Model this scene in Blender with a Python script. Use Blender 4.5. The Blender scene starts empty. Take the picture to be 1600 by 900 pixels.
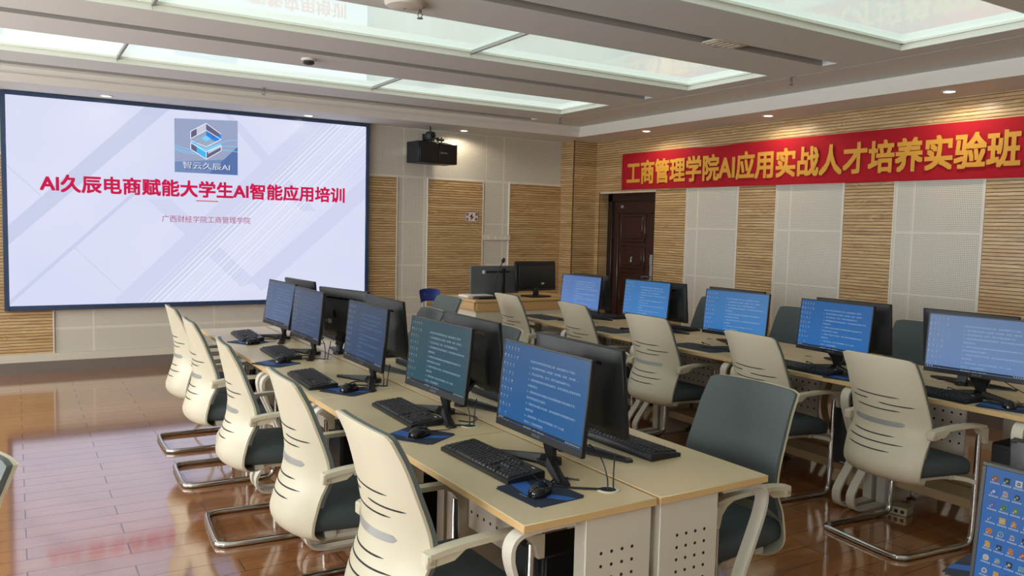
import bpy, bmesh, math, random
from mathutils import Vector, Matrix
random.seed(7)
PI = math.pi
S = bpy.context.scene
COL = S.collection

# ------------------------------------------------------------------ camera
def look(f, yaw, pitch, roll, loc):
    cy, sy = math.cos(yaw), math.sin(yaw)
    fwd = Vector((-sy*math.cos(pitch), cy*math.cos(pitch), -math.sin(pitch)))
    right = Vector((cy, sy, 0)); up = right.cross(fwd)
    c, s = math.cos(roll), math.sin(roll)
    r2 = right*c + up*s; u2 = up*c - right*s
    m = Matrix((r2, u2, -fwd)).transposed().to_4x4(); m.translation = loc
    cam = bpy.data.cameras.new('camera'); o = bpy.data.objects.new('camera', cam)
    cam.sensor_width = 36.0; cam.lens = f/1600*36.0; cam.clip_start = .02
    o.matrix_world = m; COL.objects.link(o); S.camera = o
look(1257.2323, -0.5541, 0.0741, 0.0237, Vector((-1.7604, -1.9091, 1.6097)))

# ------------------------------------------------------------------ world, daylight, exposure
W = bpy.data.worlds.new('daylight'); S.world = W; W.use_nodes = True
bg = W.node_tree.nodes['Background']
bg.inputs[0].default_value = (.93, .97, 1, 1); bg.inputs[1].default_value = 17.0
S.view_settings.view_transform = 'Standard'; S.view_settings.look = 'None'
S.view_settings.exposure = 0.0; S.view_settings.gamma = 1.0; S.view_settings.use_curve_mapping = False
PANEL = 0.70        # radiance of the lit stretch ceiling
DOWN = 16.0          # watts of a recessed downlight
LED = 1.06           # gain of the video wall picture
try:
    S.cycles.use_denoising = True; S.cycles.max_bounces = 8; S.cycles.diffuse_bounces = 5
    S.cycles.glossy_bounces = 4; S.cycles.caustics_reflective = False; S.cycles.caustics_refractive = False
    S.cycles.sample_clamp_indirect = 6
except Exception: pass

# ------------------------------------------------------------------ materials
def lin(c):
    return tuple(((v/255)/12.92 if v/255 <= .04045 else ((v/255+.055)/1.055)**2.4) for v in c)+(1,)
def mat(name, rgb, rough=.5, metal=0, ior=1.5, emit=0, coat=0, spec=.5):
    m = bpy.data.materials.new(name); m.use_nodes = True
    b = m.node_tree.nodes['Principled BSDF']
    b.inputs['Base Color'].default_value = lin(rgb); b.inputs['Roughness'].default_value = rough
    b.inputs['Metallic'].default_value = metal; b.inputs['IOR'].default_value = ior
    b.inputs['Specular IOR Level'].default_value = spec
    b.inputs['Coat Weight'].default_value = coat
    if emit:
        b.inputs['Emission Color'].default_value = lin(rgb); b.inputs['Emission Strength'].default_value = emit
    return m
class NT:
    def __init__(s, m): s.t = m.node_tree; s.b = s.t.nodes['Principled BSDF']; s.n = s.t.nodes; s.l = s.t.links
    def add(s, k, **kw):
        n = s.n.new(k)
        for a, v in kw.items(): setattr(n, a, v)
        return n
    def m(s, op, a, b=None, c=None):
        n = s.n.new('ShaderNodeMath'); n.operation = op
        for i, v in enumerate((a, b, c)):
            if v is None: continue
            if isinstance(v, (int, float)): n.inputs[i].default_value = v
            else: s.l.new(v, n.inputs[i])
        return n.outputs[0]
    def pos(s):
        tc = s.add('ShaderNodeTexCoord'); sp = s.add('ShaderNodeSeparateXYZ'); s.l.new(tc.outputs['Object'], sp.inputs[0])
        return tc.outputs['Object'], sp.outputs
    def comb(s, x, y, z):
        c = s.add('ShaderNodeCombineXYZ')
        for i, v in enumerate((x, y, z)):
            if isinstance(v, (int, float)): c.inputs[i].default_value = v
            else: s.l.new(v, c.inputs[i])
        return c.outputs[0]
    def noise(s, vec, scale, detail=3, rough=.5):
        n = s.add('ShaderNodeTexNoise'); s.l.new(vec, n.inputs['Vector'])
        n.inputs['Scale'].default_value = scale; n.inputs['Detail'].default_value = detail; n.inputs['Roughness'].default_value = rough
        return n.outputs[0]
    def mix(s, f, a, b):
        n = s.add('ShaderNodeMix', data_type='RGBA')
        for i, v in ((0, f), (6, a), (7, b)):
            if isinstance(v, (int, float)): n.inputs[i].default_value = v
            elif isinstance(v, tuple): n.inputs[i].default_value = v
            else: s.l.new(v, n.inputs[i])
        return n.outputs[2]
    def ramp(s, f, stops):
        n = s.add('ShaderNodeValToRGB'); s.l.new(f, n.inputs[0])
        e = n.color_ramp.elements
        while len(e) < len(stops): e.new(.5)
        for el, (p, c) in zip(e, stops): el.position = p; el.color = c
        return n.outputs[0]
    def base(s, c): s.l.new(c, s.b.inputs['Base Color'])
    def bump(s, h, strength=.3, dist=.002):
        n = s.add('ShaderNodeBump'); n.inputs['Strength'].default_value = strength; n.inputs['Distance'].default_value = dist
        s.l.new(h, n.inputs['Height']); s.l.new(n.outputs[0], s.b.inputs['Normal'])

def floor_mat():
    m = mat('laminate floor', (150, 92, 52), .1, ior=1.7, coat=1.0); m.node_tree.nodes['Principled BSDF'].inputs['Coat IOR'].default_value = 2.1; m.node_tree.nodes['Principled BSDF'].inputs['Coat Roughness'].default_value = .08; t = NT(m); v, p = t.pos()
    r = t.m('DIVIDE', t.m('SUBTRACT', p[1], 2.249), .152); row = t.m('FLOOR', r); fr = t.m('FRACT', r)
    odd = t.m('MODULO', t.m('ADD', row, 400), 2)
    cx = t.m('DIVIDE', t.m('ADD', t.m('ADD', p[0], 9.91), t.m('MULTIPLY', odd, .43)), .86)
    colx = t.m('FLOOR', cx); fx = t.m('FRACT', cx)
    wn = t.add('ShaderNodeTexWhiteNoise', noise_dimensions='2D'); t.l.new(t.comb(row, colx, 0), wn.inputs['Vector'])
    g = t.noise(t.comb(t.m('MULTIPLY', p[0], 1.3), t.m('MULTIPLY', p[1], 16), wn.outputs[0]), 2.2, 5, .6)
    c = t.ramp(g, [(.3, lin((138, 86, 50))), (.52, lin((160, 104, 62))), (.75, lin((176, 120, 74)))])
    c = t.mix(t.m('MULTIPLY', wn.outputs[0], .3), c, lin((120, 74, 44)))
    ey = t.m('MINIMUM', fr, t.m('SUBTRACT', 1, fr)); ex = t.m('MINIMUM', fx, t.m('SUBTRACT', 1, fx))
    line = t.m('MAXIMUM', t.m('LESS_THAN', ey, .016), t.m('LESS_THAN', ex, .0035))
    c = t.mix(line, c, lin((48, 24, 14))); t.base(c)
    t.l.new(t.m('ADD', t.m('MULTIPLY', line, .5), .11), t.b.inputs['Roughness'])
    big = t.noise(v, 1.2, 2); t.bump(t.m('ADD', t.m('MULTIPLY', line, -1), t.m('MULTIPLY', big, .2)), .12, .003)
    return m
def timber_mat(name, axis, a=(166, 133, 88), b=(194, 161, 114), c=(214, 188, 144)):
    m = mat(name, b, .3); t = NT(m); v, p = t.pos(); al, z = p[axis], p[2]
    idx = t.m('FLOOR', t.m('DIVIDE', z, .032)); pl = t.m('FLOOR', t.m('DIVIDE', z, .192))
    warp = t.noise(t.comb(t.m('MULTIPLY', al, 1.5), 0, t.m('MULTIPLY', z, 5)), 1.5, 2)
    w = t.noise(t.comb(t.m('MULTIPLY', al, 2.0), t.m('MULTIPLY', pl, 3.7), t.m('ADD', t.m('MULTIPLY', z, 60), t.m('MULTIPLY', warp, 14))), 1.0, 3, .6)
    wn = t.add('ShaderNodeTexWhiteNoise', noise_dimensions='1D'); t.l.new(idx, wn.inputs['W'])
    f = t.m('ADD', t.m('MULTIPLY', w, .85), t.m('MULTIPLY', wn.outputs[0], .15))
    t.base(t.ramp(f, [(.3, lin(a)), (.5, lin(b)), (.72, lin(c))]))
    return m
def perf_mat(name, axis, seams_u, seams_z, rgb=(216, 211, 198)):
    m = mat(name, rgb, .6); t = NT(m); v, p = t.pos(); u, z = p[axis], p[2]
    fu = t.m('SUBTRACT', t.m('FRACT', t.m('DIVIDE', u, .016)), .5); fz = t.m('SUBTRACT', t.m('FRACT', t.m('DIVIDE', z, .016)), .5)
    d = t.m('SQRT', t.m('ADD', t.m('MULTIPLY', fu, fu), t.m('MULTIPLY', fz, fz)))
    hole = t.m('LESS_THAN', d, .235)
    for val, arr in ((u, seams_u), (z, seams_z)):
        for s in arr: hole = t.m('MULTIPLY', hole, t.m('GREATER_THAN', t.m('ABSOLUTE', t.m('SUBTRACT', val, s)), .011))
    t.base(t.mix(hole, lin(rgb), lin((74, 70, 60))))
    return m
M = {}
M['floor'] = floor_mat()
M['timber_y'] = timber_mat('ash slats right', 1); M['timber_x'] = timber_mat('ash slats front', 0)
M['groove'] = mat('slat groove', (84, 60, 34), .8)
M['paint'] = mat('ceiling paint', (221, 226, 222), .75)
M['paint_lip'] = mat('cornice paint', (226, 222, 212), .7)
M['slot'] = mat('slot liner', (172, 170, 162), .8); M['bar'] = mat('panel bar', (150, 150, 144), .6)
M['slot_shade'] = mat('slot shade', (30, 30, 28), .8)  # near-black that paints the shade inside slots and joint
M['wall'] = mat('wall paint', (228, 225, 217), .7)
M['plinth'] = mat('plinth grey', (118, 108, 100), .45)
M['cream'] = mat('cream rail', (208, 202, 186), .5)
M['film'] = mat('lit stretch film', (214, 234, 227), .0, ior=1.5, emit=PANEL)
M['film_frame'] = mat('film frame', (232, 236, 224), .4)
M['white'] = mat('white plastic', (222, 218, 208), .4)
M['metal_white'] = mat('cream powder coat', (206, 200, 184), .42)
M['shell'] = mat('cream chair shell', (204, 197, 173), .4)
M['mesh'] = mat('grey green mesh', (92, 100, 98), .7)
M['seat'] = mat('dark slate fabric', (70, 81, 84), .8)
M['chrome'] = mat('chrome', (200, 198, 194), .12, metal=1)
M['silver'] = mat('satin silver', (165, 168, 166), .35, metal=.4)
M['dark'] = mat('black slit', (22, 20, 18), .7)
M['cover'] = mat('monitor back plastic', (40, 42, 45), .48); M['black'] = mat('black plastic', (20, 21, 23), .42)  # cover: black plastic greyed to stand for its reflected sheen
M['black_gloss'] = mat('gloss black', (12, 12, 13), .12)
M['key'] = mat('keycap', (30, 31, 33), .5)
M['charcoal'] = mat('charcoal plastic', (50, 52, 54), .5)
M['logo_grey'] = mat('logo grey', (130, 132, 134), .35)
M['sticker'] = mat('sticker', (170, 170, 168), .5)
M['maple'] = mat('maple laminate', (206, 186, 148), .36)
M['maple_edge'] = mat('maple edge band', (208, 174, 120), .4)
M['rail_wood'] = mat('rail laminate', (176, 152, 116), .5)
M['navy'] = mat('navy pad', (24, 37, 56), .75); M['blue'] = mat('pad blue', (36, 88, 164), .7)
M['pad_line'] = mat('pad print', (150, 165, 185), .5)
M['pad_black'] = mat('grey pad', (44, 50, 56), .7)
M['door'] = mat('dark mahogany', (52, 26, 22), .3); M['door_frame'] = mat('door frame', (40, 22, 20), .35)
M['banner'] = mat('banner red', (166, 26, 38), .85, spec=.2); M['gold'] = mat('banner gold', (208, 152, 52), .7)
M['blue_chair'] = mat('blue plastic', (34, 54, 132), .35)
M['lectern_wood'] = mat('beech', (206, 168, 116), .4); M['lectern_white'] = mat('lectern cream', (214, 206, 186), .45)
M['sign'] = mat('sign white', (222, 206, 200), .5); M['sign_ink'] = mat('sign ink', (58, 28, 30), .6)
M['brass'] = mat('floor box', (190, 180, 150), .35, metal=.5)
M['paper'] = mat('paper', (230, 228, 222), .6)
M['speaker'] = mat('speaker black', (24, 26, 32), .5)
M['frame_led'] = mat('display frame', (46, 66, 98), .22)
M['grey_panel'] = mat('grey panel', (92, 96, 98), .5)
M['lamp'] = mat('lamp lens', (255, 244, 222), .4, emit=9)
M['glass'] = bpy.data.materials.new('window glass'); M['glass'].use_nodes = True
_t = M['glass'].node_tree; _t.nodes.clear()
_o = _t.nodes.new('ShaderNodeOutputMaterial'); _mx = _t.nodes.new('ShaderNodeMixShader'); _tr = _t.nodes.new('ShaderNodeBsdfTransparent'); _gl = _t.nodes.new('ShaderNodeBsdfGlossy')
_gl.inputs['Roughness'].default_value = .02; _mx.inputs[0].default_value = .06
_t.links.new(_tr.outputs[0], _mx.inputs[1]); _t.links.new(_gl.outputs[0], _mx.inputs[2]); _t.links.new(_mx.outputs[0], _o.inputs[0])
def emat(rgb, k=1.0, gloss=False, name='display pixels'):
    m = bpy.data.materials.new(name); m.use_nodes = True
    b = m.node_tree.nodes['Principled BSDF']
    b.inputs['Base Color'].default_value = (.01, .01, .01, 1); b.inputs['Roughness'].default_value = .28 if gloss else .6
    b.inputs['Specular IOR Level'].default_value = .16 if gloss else .04
    b.inputs['Emission Color'].default_value = lin(rgb); b.inputs['Emission Strength'].default_value = k
    return m

# ------------------------------------------------------------------ mesh builder
class MB:
    def __init__(s): s.v = []; s.f = []; s.mi = []
    def add(s, vs, fs, mi=0, T=None):
        n = len(s.v)
        s.v += [tuple(T @ Vector(p)) if T else tuple(p) for p in vs]
        for f in fs: s.f.append(tuple(i+n for i in f)); s.mi.append(mi)
        return s
    def bm(s, b, mi=0, T=None):
        b.verts.index_update()
        s.add([tuple(v.co) for v in b.verts], [tuple(v.index for v in f.verts) for f in b.faces], mi, T); b.free(); return s
    def box(s, lo, hi, mi=0, bev=0, seg=1, T=None):
        b = bmesh.new(); bmesh.ops.create_cube(b, size=1)
        for v in b.verts: v.co = Vector([(lo[i]+hi[i])/2+v.co[i]*(hi[i]-lo[i]) for i in range(3)])
        if bev: bmesh.ops.bevel(b, geom=b.edges[:], offset=bev, segments=seg, profile=.5, affect='EDGES')
        return s.bm(b, mi, T)
    def cyl(s, p0, p1, r0, r1=None, n=16, mi=0, caps=True, T=None):
        r1 = r0 if r1 is None else r1; p0 = Vector(p0); p1 = Vector(p1); d = (p1-p0).normalized()
        a = d.orthogonal().normalized(); b = d.cross(a); vs = []
        for p, r in ((p0, r0), (p1, r1)):
            for i in range(n): t = 2*PI*i/n; vs.append(p+a*math.cos(t)*r+b*math.sin(t)*r)
        fs = [(i, (i+1) % n, n+(i+1) % n, n+i) for i in range(n)]
        if caps: fs += [tuple(range(n))[::-1], tuple(range(n, 2*n))]
        return s.add(vs, fs, mi, T)
    def tube(s, pts, r, n=8, mi=0, rect=None, up=None, T=None, cap=True):
        P = [Vector(p) for p in pts]; k = len(P); vs = []
        prev = None
        for i, p in enumerate(P):
            d = ((P[min(i+1, k-1)]-P[max(i-1, 0)])).normalized()
            if up is not None: a = Vector(up); b = d.cross(a).normalized(); a = b.cross(d).normalized()
            else:
                if prev is None: a = d.orthogonal().normalized()
                else: a = (prev-d*prev.dot(d)).normalized()
                b = d.cross(a); prev = a
            if rect:
                w, h = rect
                for x, y in ((w, h), (-w, h), (-w, -h), (w, -h)): vs.append(p+a*x/2+b*y/2)
            else:
                for j in range(n): t = 2*PI*j/n; vs.append(p+a*math.cos(t)*r+b*math.sin(t)*r)
        if rect: n = 4
        fs = [(i*n+j, i*n+(j+1) % n, (i+1)*n+(j+1) % n, (i+1)*n+j) for i in range(k-1) for j in range(n)]
        if cap: fs += [tuple(range(n))[::-1], tuple(range((k-1)*n, k*n))]
        return s.add(vs, fs, mi, T)
    def lathe(s, prof, n=24, mi=0, T=None):
        vs = []; k = len(prof)
        for r, z in prof:
            for j in range(n): t = 2*PI*j/n; vs.append((r*math.cos(t), r*math.sin(t), z))
        fs = [(i*n+j, i*n+(j+1) % n, (i+1)*n+(j+1) % n, (i+1)*n+j) for i in range(k-1) for j in range(n)]
        fs += [tuple(range(n))[::-1], tuple(range((k-1)*n, k*n))]
        return s.add(vs, fs, mi, T)
    def poly(s, pts, d, mi=0, T=None):          # extrude polygon pts by vector d
        n = len(pts); P = [Vector(p) for p in pts]; d = Vector(d)
        return s.add(P+[p+d for p in P], [tuple(range(n))[::-1], tuple(range(n, 2*n))]+[(i, (i+1) % n, n+(i+1) % n, n+i) for i in range(n)], mi, T)
    def grid(s, fn, nu, nv, mi=0, flip=False, T=None):
        vs = [fn(i/nu, j/nv) for j in range(nv+1) for i in range(nu+1)]; w = nu+1
        fs = [(j*w+i, j*w+i+1, (j+1)*w+i+1, (j+1)*w+i) for j in range(nv) for i in range(nu)]
        if flip: fs = [f[::-1] for f in fs]
        return s.add(vs, fs, mi, T)
def smooth_path(pts, n=6):
    P = [Vector(p) for p in pts]; out = []
    for i in range(len(P)-1):
        p0, p1, p2, p3 = P[max(i-1, 0)], P[i], P[i+1], P[min(i+2, len(P)-1)]
        for k in range(n):
            t = k/n
            out.append(.5*((2*p1)+(p2-p0)*t+(2*p0-5*p1+4*p2-p3)*t*t+(3*p1-p0-3*p2+p3)*t**3))
    out.append(P[-1]); return out
def mesh_of(mb, name, mats, smooth=True, angle=38, fix=True):
    m = bpy.data.meshes.new(name); m.from_pydata(mb.v, [], mb.f)
    for x in mats: m.materials.append(M[x] if isinstance(x, str) else x)
    m.polygons.foreach_set('material_index', mb.mi)
    if fix:
        b = bmesh.new(); b.from_mesh(m); bmesh.ops.recalc_face_normals(b, faces=b.faces[:]); b.to_mesh(m); b.free()
    if smooth: m.shade_smooth(); m.set_sharp_from_angle(angle=math.radians(angle))
    m.update(); return m
def obj(name, mb, mats, parent=None, loc=None, **k):
    me = mb if isinstance(mb, bpy.types.Mesh) else mesh_of(mb, name, mats if isinstance(mats, (list, tuple)) else [mats], **k)
    o = bpy.data.objects.new(name, me); COL.objects.link(o)
    if parent: o.parent = parent
    if loc: o.location = loc
    return o
def tag(o, label, cat, group=None):
    o['label'] = label; o['category'] = cat
    if group: o['group'] = group
    return o
def thing(name, label, cat, loc=(0, 0, 0), rz=0, group=None):
    o = bpy.data.objects.new(name, None); COL.objects.link(o); o.location = loc; o.rotation_euler = (0, 0, rz)
    o.empty_display_size = .1
    return tag(o, label, cat, group)
def struct(name, mb, mats, parent=None, **k):
    o = obj(name, mb, mats, parent, **k)
    if not parent: o['kind'] = 'structure'
    return o
KIDS = {}
def dup(src, loc, rz, label, group=None):
    r = src.copy(); COL.objects.link(r); r.location = loc; r.rotation_euler = (0, 0, rz); r['label'] = label
    if group: r['group'] = group
    for ch in list(src.children):
        c = ch.copy(); COL.objects.link(c); c.parent = r
        for g in list(ch.children):
            d = g.copy(); COL.objects.link(d); d.parent = c
    return r
class Maker:                                    # first call moves the prototype itself, later calls copy it
    def __init__(s, fn): s.fn = fn; s.src = None
    def __call__(s, loc, rz, label, group=None):
        if s.src is None:
            s.src = s.fn(); s.src.location = loc; s.src.rotation_euler = (0, 0, rz); s.src['label'] = label
            if group: s.src['group'] = group
            return s.src
        return dup(s.src, loc, rz, label, group)
def text_mb(body, O, R, U, w=None, h=None, size=1, bold=0, mi=0, mb=None, spacing=1):
    """lettering laid in the plane with origin O (lower left), unit right R and up U, fitted to w x h"""
    cu = bpy.data.curves.new('lettering', 'FONT'); cu.body = body; cu.size = 1; cu.resolution_u = 3
    cu.space_character = spacing; cu.fill_mode = 'FRONT'
    o = bpy.data.objects.new('lettering', cu); COL.objects.link(o)
    me = bpy.data.meshes.new_from_object(o.evaluated_get(bpy.context.evaluated_depsgraph_get()))
    vs = [v.co.copy() for v in me.vertices]; fs = [tuple(p.vertices) for p in me.polygons]
    bpy.data.objects.remove(o); bpy.data.curves.remove(cu); bpy.data.meshes.remove(me)
    x0 = min(v.x for v in vs); x1 = max(v.x for v in vs); y0 = min(v.y for v in vs); y1 = max(v.y for v in vs)
    sx = w/(x1-x0) if w else None; sy = h/(y1-y0) if h else None
    if sx is None and sy is None: sx = sy = size
    sx = sx or sy; sy = sy or sx
    O = Vector(O); R = Vector(R); U = Vector(U); mb = mb or MB()
    N = R.cross(U)
    for i, (dx, dy) in enumerate([(0, 0)] if bold < .005 else [(-bold, -bold), (bold, -bold), (-bold, bold), (bold, bold)]):
        mb.add([O+R*((v.x-x0+dx)*sx)+U*((v.y-y0+dy)*sy)+N*(.00025*i) for v in vs], fs, mi)
    return mb

# ------------------------------------------------------------------ room shell
X0, X1, Y0, Y1, H = -4.85, 5.379, -5.0, 7.69, 3.0
SOF = 2.86
struct('floor', MB().box((X0-.2, Y0-.2, -.1), (X1+.4, Y1+.2, 0)), 'floor', smooth=False)
struct('wall_front', MB().box((X0-.2, Y1, 0), (X1+.4, Y1+.2, 3.2)), [perf_mat('perforated board front', 0, (-1.06, .17, 1.4, 2.5, 2.80, 3.72, 4.0), (.45, .68, 1.1, 1.66, 2.24, 2.86))], smooth=False)
DY0, DY1, DZ = 6.10, 7.29, 2.13                 # door opening in the right wall
wr = MB()
wr.box((X1, Y0, 0), (X1+.35, DY0, 3.2)); wr.box((X1, DY1, 0), (X1+.35, Y1, 3.2)); wr.box((X1, DY0, DZ), (X1+.35, DY1, 3.2)); wr.box((X1+.3, DY0-.1, 0), (X1+.4, DY1+.1, DZ+.1))
struct('wall_right', wr, 'wall', smooth=False)
WIN = [(-3.7, -1.9), (-.9, .9), (1.9, 3.7), (4.7, 6.5)]  # last window added to brighten the dim front end
wl = MB(); ys = [Y0]+[v for w in WIN for v in w]+[Y1]
for i in range(0, len(ys), 2): wl.box((X0-.2, ys[i], 0), (X0, ys[i+1], 3.2))
for a, b in WIN: wl.box((X0-.2, a, 0), (X0, b, .9)); wl.box((X0-.2, a, 2.5), (X0, b, 3.2))
struct('wall_left', wl, 'wall', smooth=False)
struct('wall_back', MB().box((X0-.2, Y0-.2, 0), (X1+.4, Y0, 3.2)), 'wall', smooth=False)
for i, (a, b) in enumerate(WIN):
    w = bpy.data.objects.new('window_%d' % (i+1), None); COL.objects.link(w); w['kind'] = 'structure'; w.location = (X0-.1, (a+b)/2, .9)
    f = MB(); hw = (b-a)/2
    for y in (-hw, -.025, hw-.05): f.box((-.03, y, 0), (.03, y+.05, 1.6))
    f.box((-.03, -hw, 0), (.03, hw, .05)); f.box((-.03, -hw, 1.55), (.03, hw, 1.6)); f.box((-.03, -hw, .4), (.03, hw, .44))
    obj('window_frame', f, 'white', w, smooth=False)
    obj('pane', MB().box((-.004, -hw+.05, .05), (.004, hw-.05, 1.55)), 'glass', w, smooth=False)
    obj('sill', MB().box((.03, -hw, -.03), (.22, hw, 0), bev=.006), 'cream', w)
    li = bpy.data.lights.new('window_daylight', 'AREA'); li.shape = 'RECTANGLE'; li.size = 1.6; li.size_y = b-a
    li.cycles.is_portal = True
    lo = bpy.data.objects.new('window_daylight', li); COL.objects.link(lo); lo.parent = w; lo.location = (-.1, 0, .8); lo.rotation_euler = (0, -PI/2, 0)

# ceiling: openings for the lit panels and the air slots
ROWS = [(5.27, 6.21), (3.05, 4.04), (.76, 1.80), (-1.5, -.46), (-3.75, -2.7)]
XC = [-3.37, -.95, 1.465, 3.9]
SLOTS = [(6.73, 6.90), (4.56, 4.71), (2.36, 2.51), (.12, .27)]
holes = [(XC[0], a, XC[3], b) for a, b in ROWS]+[(XC[0], a, 3.92, b) for a, b in SLOTS]+[(4.105, -4.3, 4.117, 6.6)]
xs = sorted({-4.25, 4.80}|{h[i] for h in holes for i in (0, 2)}); yy = sorted({Y0+.6, 7.04}|{h[i] for h in holes for i in (1, 3)})
ce = MB()
for j in range(len(yy)-1):
    run = None
    for i in range(len(xs)-1):
        cx, cy = (xs[i]+xs[i+1])/2, (yy[j]+yy[j+1])/2
        solid = not any(h[0] < cx < h[2] and h[1] < cy < h[3] for h in holes)
        if solid and run is None: run = xs[i]
        if run is not None and (not solid or i == len(xs)-2):
            ce.box((run, yy[j], H), (xs[i] if not solid else xs[i+1], yy[j+1], H+.12)); run = None
ce.box((X0, Y0, H+.12), (X1, Y1, H+.2))
for a, b in SLOTS:
    ce.box((XC[0], a, H+.085), (3.92, b, H+.12), 2); ce.box((XC[0], b-.006, H+.001), (3.92, b, H+.085), 1); ce.box((XC[0], a, H+.03), (3.92, a+.006, H+.085), 2)  # slot top and near side coloured dark for the shade inside
ce.box((4.105, -4.3, H+.002), (4.117, 6.6, H+.06), 2)  # dark bar fills the open joint in place of its shade
struct('ceiling', ce, ['paint', 'slot', 'slot_shade'], smooth=False)
# dropped soffit with a stepped cornice
so = MB()
so.box((4.79, Y0, SOF), (X1, Y1, H+.12)); so.box((-4.85, Y0, SOF), (-4.28, Y1, H+.12)); so.box((-4.28, 7.03, SOF), (4.79, Y1, H+.12)); so.box((-4.28, Y0, SOF), (4.79, Y0+.55, H+.12))
struct('trim_1', so, 'paint', smooth=False)
co = MB()
co.box((4.755, Y0+.55, SOF-.002), (4.80, 7.04, SOF+.075)); co.box((4.785, Y0+.55, SOF+.075), (4.80, 7.04, H))
co.box((-4.28, 6.995, SOF-.002), (4.80, 7.04, SOF+.075)); co.box((-4.28, 7.022, SOF+.075), (4.80, 7.04, H))
co.box((-4.29, Y0+.55, SOF-.002), (-4.245, 7.04, SOF+.075))
struct('trim_2', co, 'paint_lip', smooth=False)

# slatted timber and perforated cladding
def slats(name, axis, a, b, z0, z1, plane, depth=.016, cap=True):
    """slat cladding on a wall whose plane is x=plane (axis 1) or y=plane (axis 0), standing proud towards the room"""
    mb = MB(); k0 = math.ceil(z0/.032-1e-6)
    def bx(a, b, z0, z1, d0, d1, mi):
        if axis == 1: mb.box((plane-d1, a, z0), (plane-d0, b, z1), mi)
        else: mb.box((a, plane-d1, z0), (b, plane-d0, z1), mi)
    bx(a, b, z0, z1, 0, depth*.45, 1)
    z = z0
    while z < z1-.004:
        t = min((math.floor(z/.032+1e-4)+1)*.032, z1)
        bx(a, b, z, t-.0058 if t < z1 else t, depth*.4, depth, 0); z = t
    return struct(name, mb, ['timber_y' if axis == 1 else 'timber_x', 'groove'], smooth=False)
n = 3
PX = X1-.001
for a, b, z0, z1 in [(Y0, 7.372, 2.15, SOF), (5.53, 6.10, .2, 2.15), (7.29, 7.372, .2, 2.15), (4.14, 4.675, .2, 2.15), (2.74, 3.28, .2, 2.15), (1.35, 1.89, .2, 2.15), (-.05, .5, .2, 2.15), (-1.4, -.9, .2, 2.15), (-5, -2.3, .2, 2.15)]:
    slats('trim_%d' % n, 1, a, b, z0, z1, PX); n += 1
for a, b in [(4.675, 5.53), (3.28, 4.14), (1.89, 2.74), (.5, 1.35), (-.9, -.05), (-2.3, -1.4)]:
    p = MB().box((PX-.012, a+.012, .2), (PX, b-.012, 2.15)); p.box((PX-.02, a, .2), (PX, a+.012, 2.155), 1); p.box((PX-.02, b-.012, .2), (PX, b, 2.155), 1)
    struct('trim_%d' % n, p, [perf_mat('perforated board right', 1, (a+.02, b-.02, b-.2), (.22, .5, 1.08, 1.66, 2.15)), 'white'], smooth=False); n += 1
PY = Y1-.001
for a, b in [(-4.85, -3.6), (-2.3, -1.44), (2.01, 2.404), (2.847, 3.668), (4.097, 4.96)]:
    slats('trim_%d' % n, 0, a, b, .2, 2.225, PY); n += 1
    e = MB().box((a-.012, PY-.02, .2), (a, PY, 2.237)); e.box((b, PY-.02, .2), (b+.012, PY, 2.237)); e.box((a, PY-.02, 2.225), (b, PY, 2.237))
    struct('trim_%d' % n, e, 'white', smooth=False); n += 1
# corner pilaster clad in slats
struct('wall_corner', MB().box((4.975, 7.388, 0), (X1, Y1, SOF)), 'groove', smooth=False)
slats('trim_%d' % n, 0, 4.96, X1, .2, SOF, 7.388); n += 1
slats('trim_%d' % n, 1, 7.388, Y1, .2, SOF, 4.976); n += 1
struct('trim_%d' % n, MB().box((4.957, 7.369, .2), (4.966, 7.378, SOF)), 'groove', smooth=False); n += 1
# door reveal in slats, skirting rail and plinth
rv = MB()
for k in range(4, 67): rv.box((X1, DY1-.012, k*.032), (X1+.14, DY1+.001, k*.032+.0275))
rv.box((X1, DY1-.005, .1), (X1+.14, DY1+.002, DZ), 1); rv.box((X1-.015, DY0, DZ-.004), (X1+.14, DY1, DZ+.002))
struct('trim_%d' % n, rv, ['timber_y', 'groove'], smooth=False); n += 1
struct('baseboard_front', MB().box((X0, PY-.03, .0), (4.96, PY, .117)).box((X0, PY-.022, .117), (4.96, PY, .2), 1), ['plinth', 'cream'], smooth=False)
struct('baseboard_right', MB().box((PX-.03, Y0, 0), (PX, DY0, .117)).box((PX-.022, Y0, .117), (PX, DY0, .2), 1), ['plinth', 'cream'], smooth=False)
struct('baseboard_left', MB().box((X0, Y0, 0), (X0+.03, Y1, .12)), 'plinth', smooth=False)

# door
d = bpy.data.objects.new('door_1', None); COL.objects.link(d); d['kind'] = 'structure'; d.location = (X1+.14, DY0, 0); d['label'] = 'dark mahogany panelled door set back in the slatted wall under the red banner'
fr = MB().box((0, 0, 0), (.08, .09, DZ), bev=.006).box((0, 1.08, 0), (.08, 1.18, DZ), bev=.006).box((0, 0, 2.02), (.08, 1.18, DZ), bev=.006)
obj('door_frame', fr, 'door_frame', d)
lf = MB().box((.03, .09, .01), (.08, 1.08, 2.02))
for z0, z1 in ((1.45, 1.86), (1.08, 1.40), (.62, 1.03), (.15, .57)):
    lf.box((.016, .38, z0), (.034, .90, z1), bev=.014); lf.box((.006, .43, z0+.05), (.03, .85, z1-.05), bev=.01)
for y0, y1 in ((.14, .32),): lf.box((.016, y0, .15), (.034, y1, 1.86), bev=.014)
lf.box((.016, .95, .15), (.034, 1.03, 1.86), bev=.012)
obj('door_leaf', lf, 'door', d)
lk = MB().box((.012, .21, .80), (.032, .265, 1.30), bev=.006).box((.004, .215, 1.16), (.014, .26, 1.27), bev=.004); lk.cyl((.0, .237, .88), (.02, .237, .88), .014)
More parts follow.
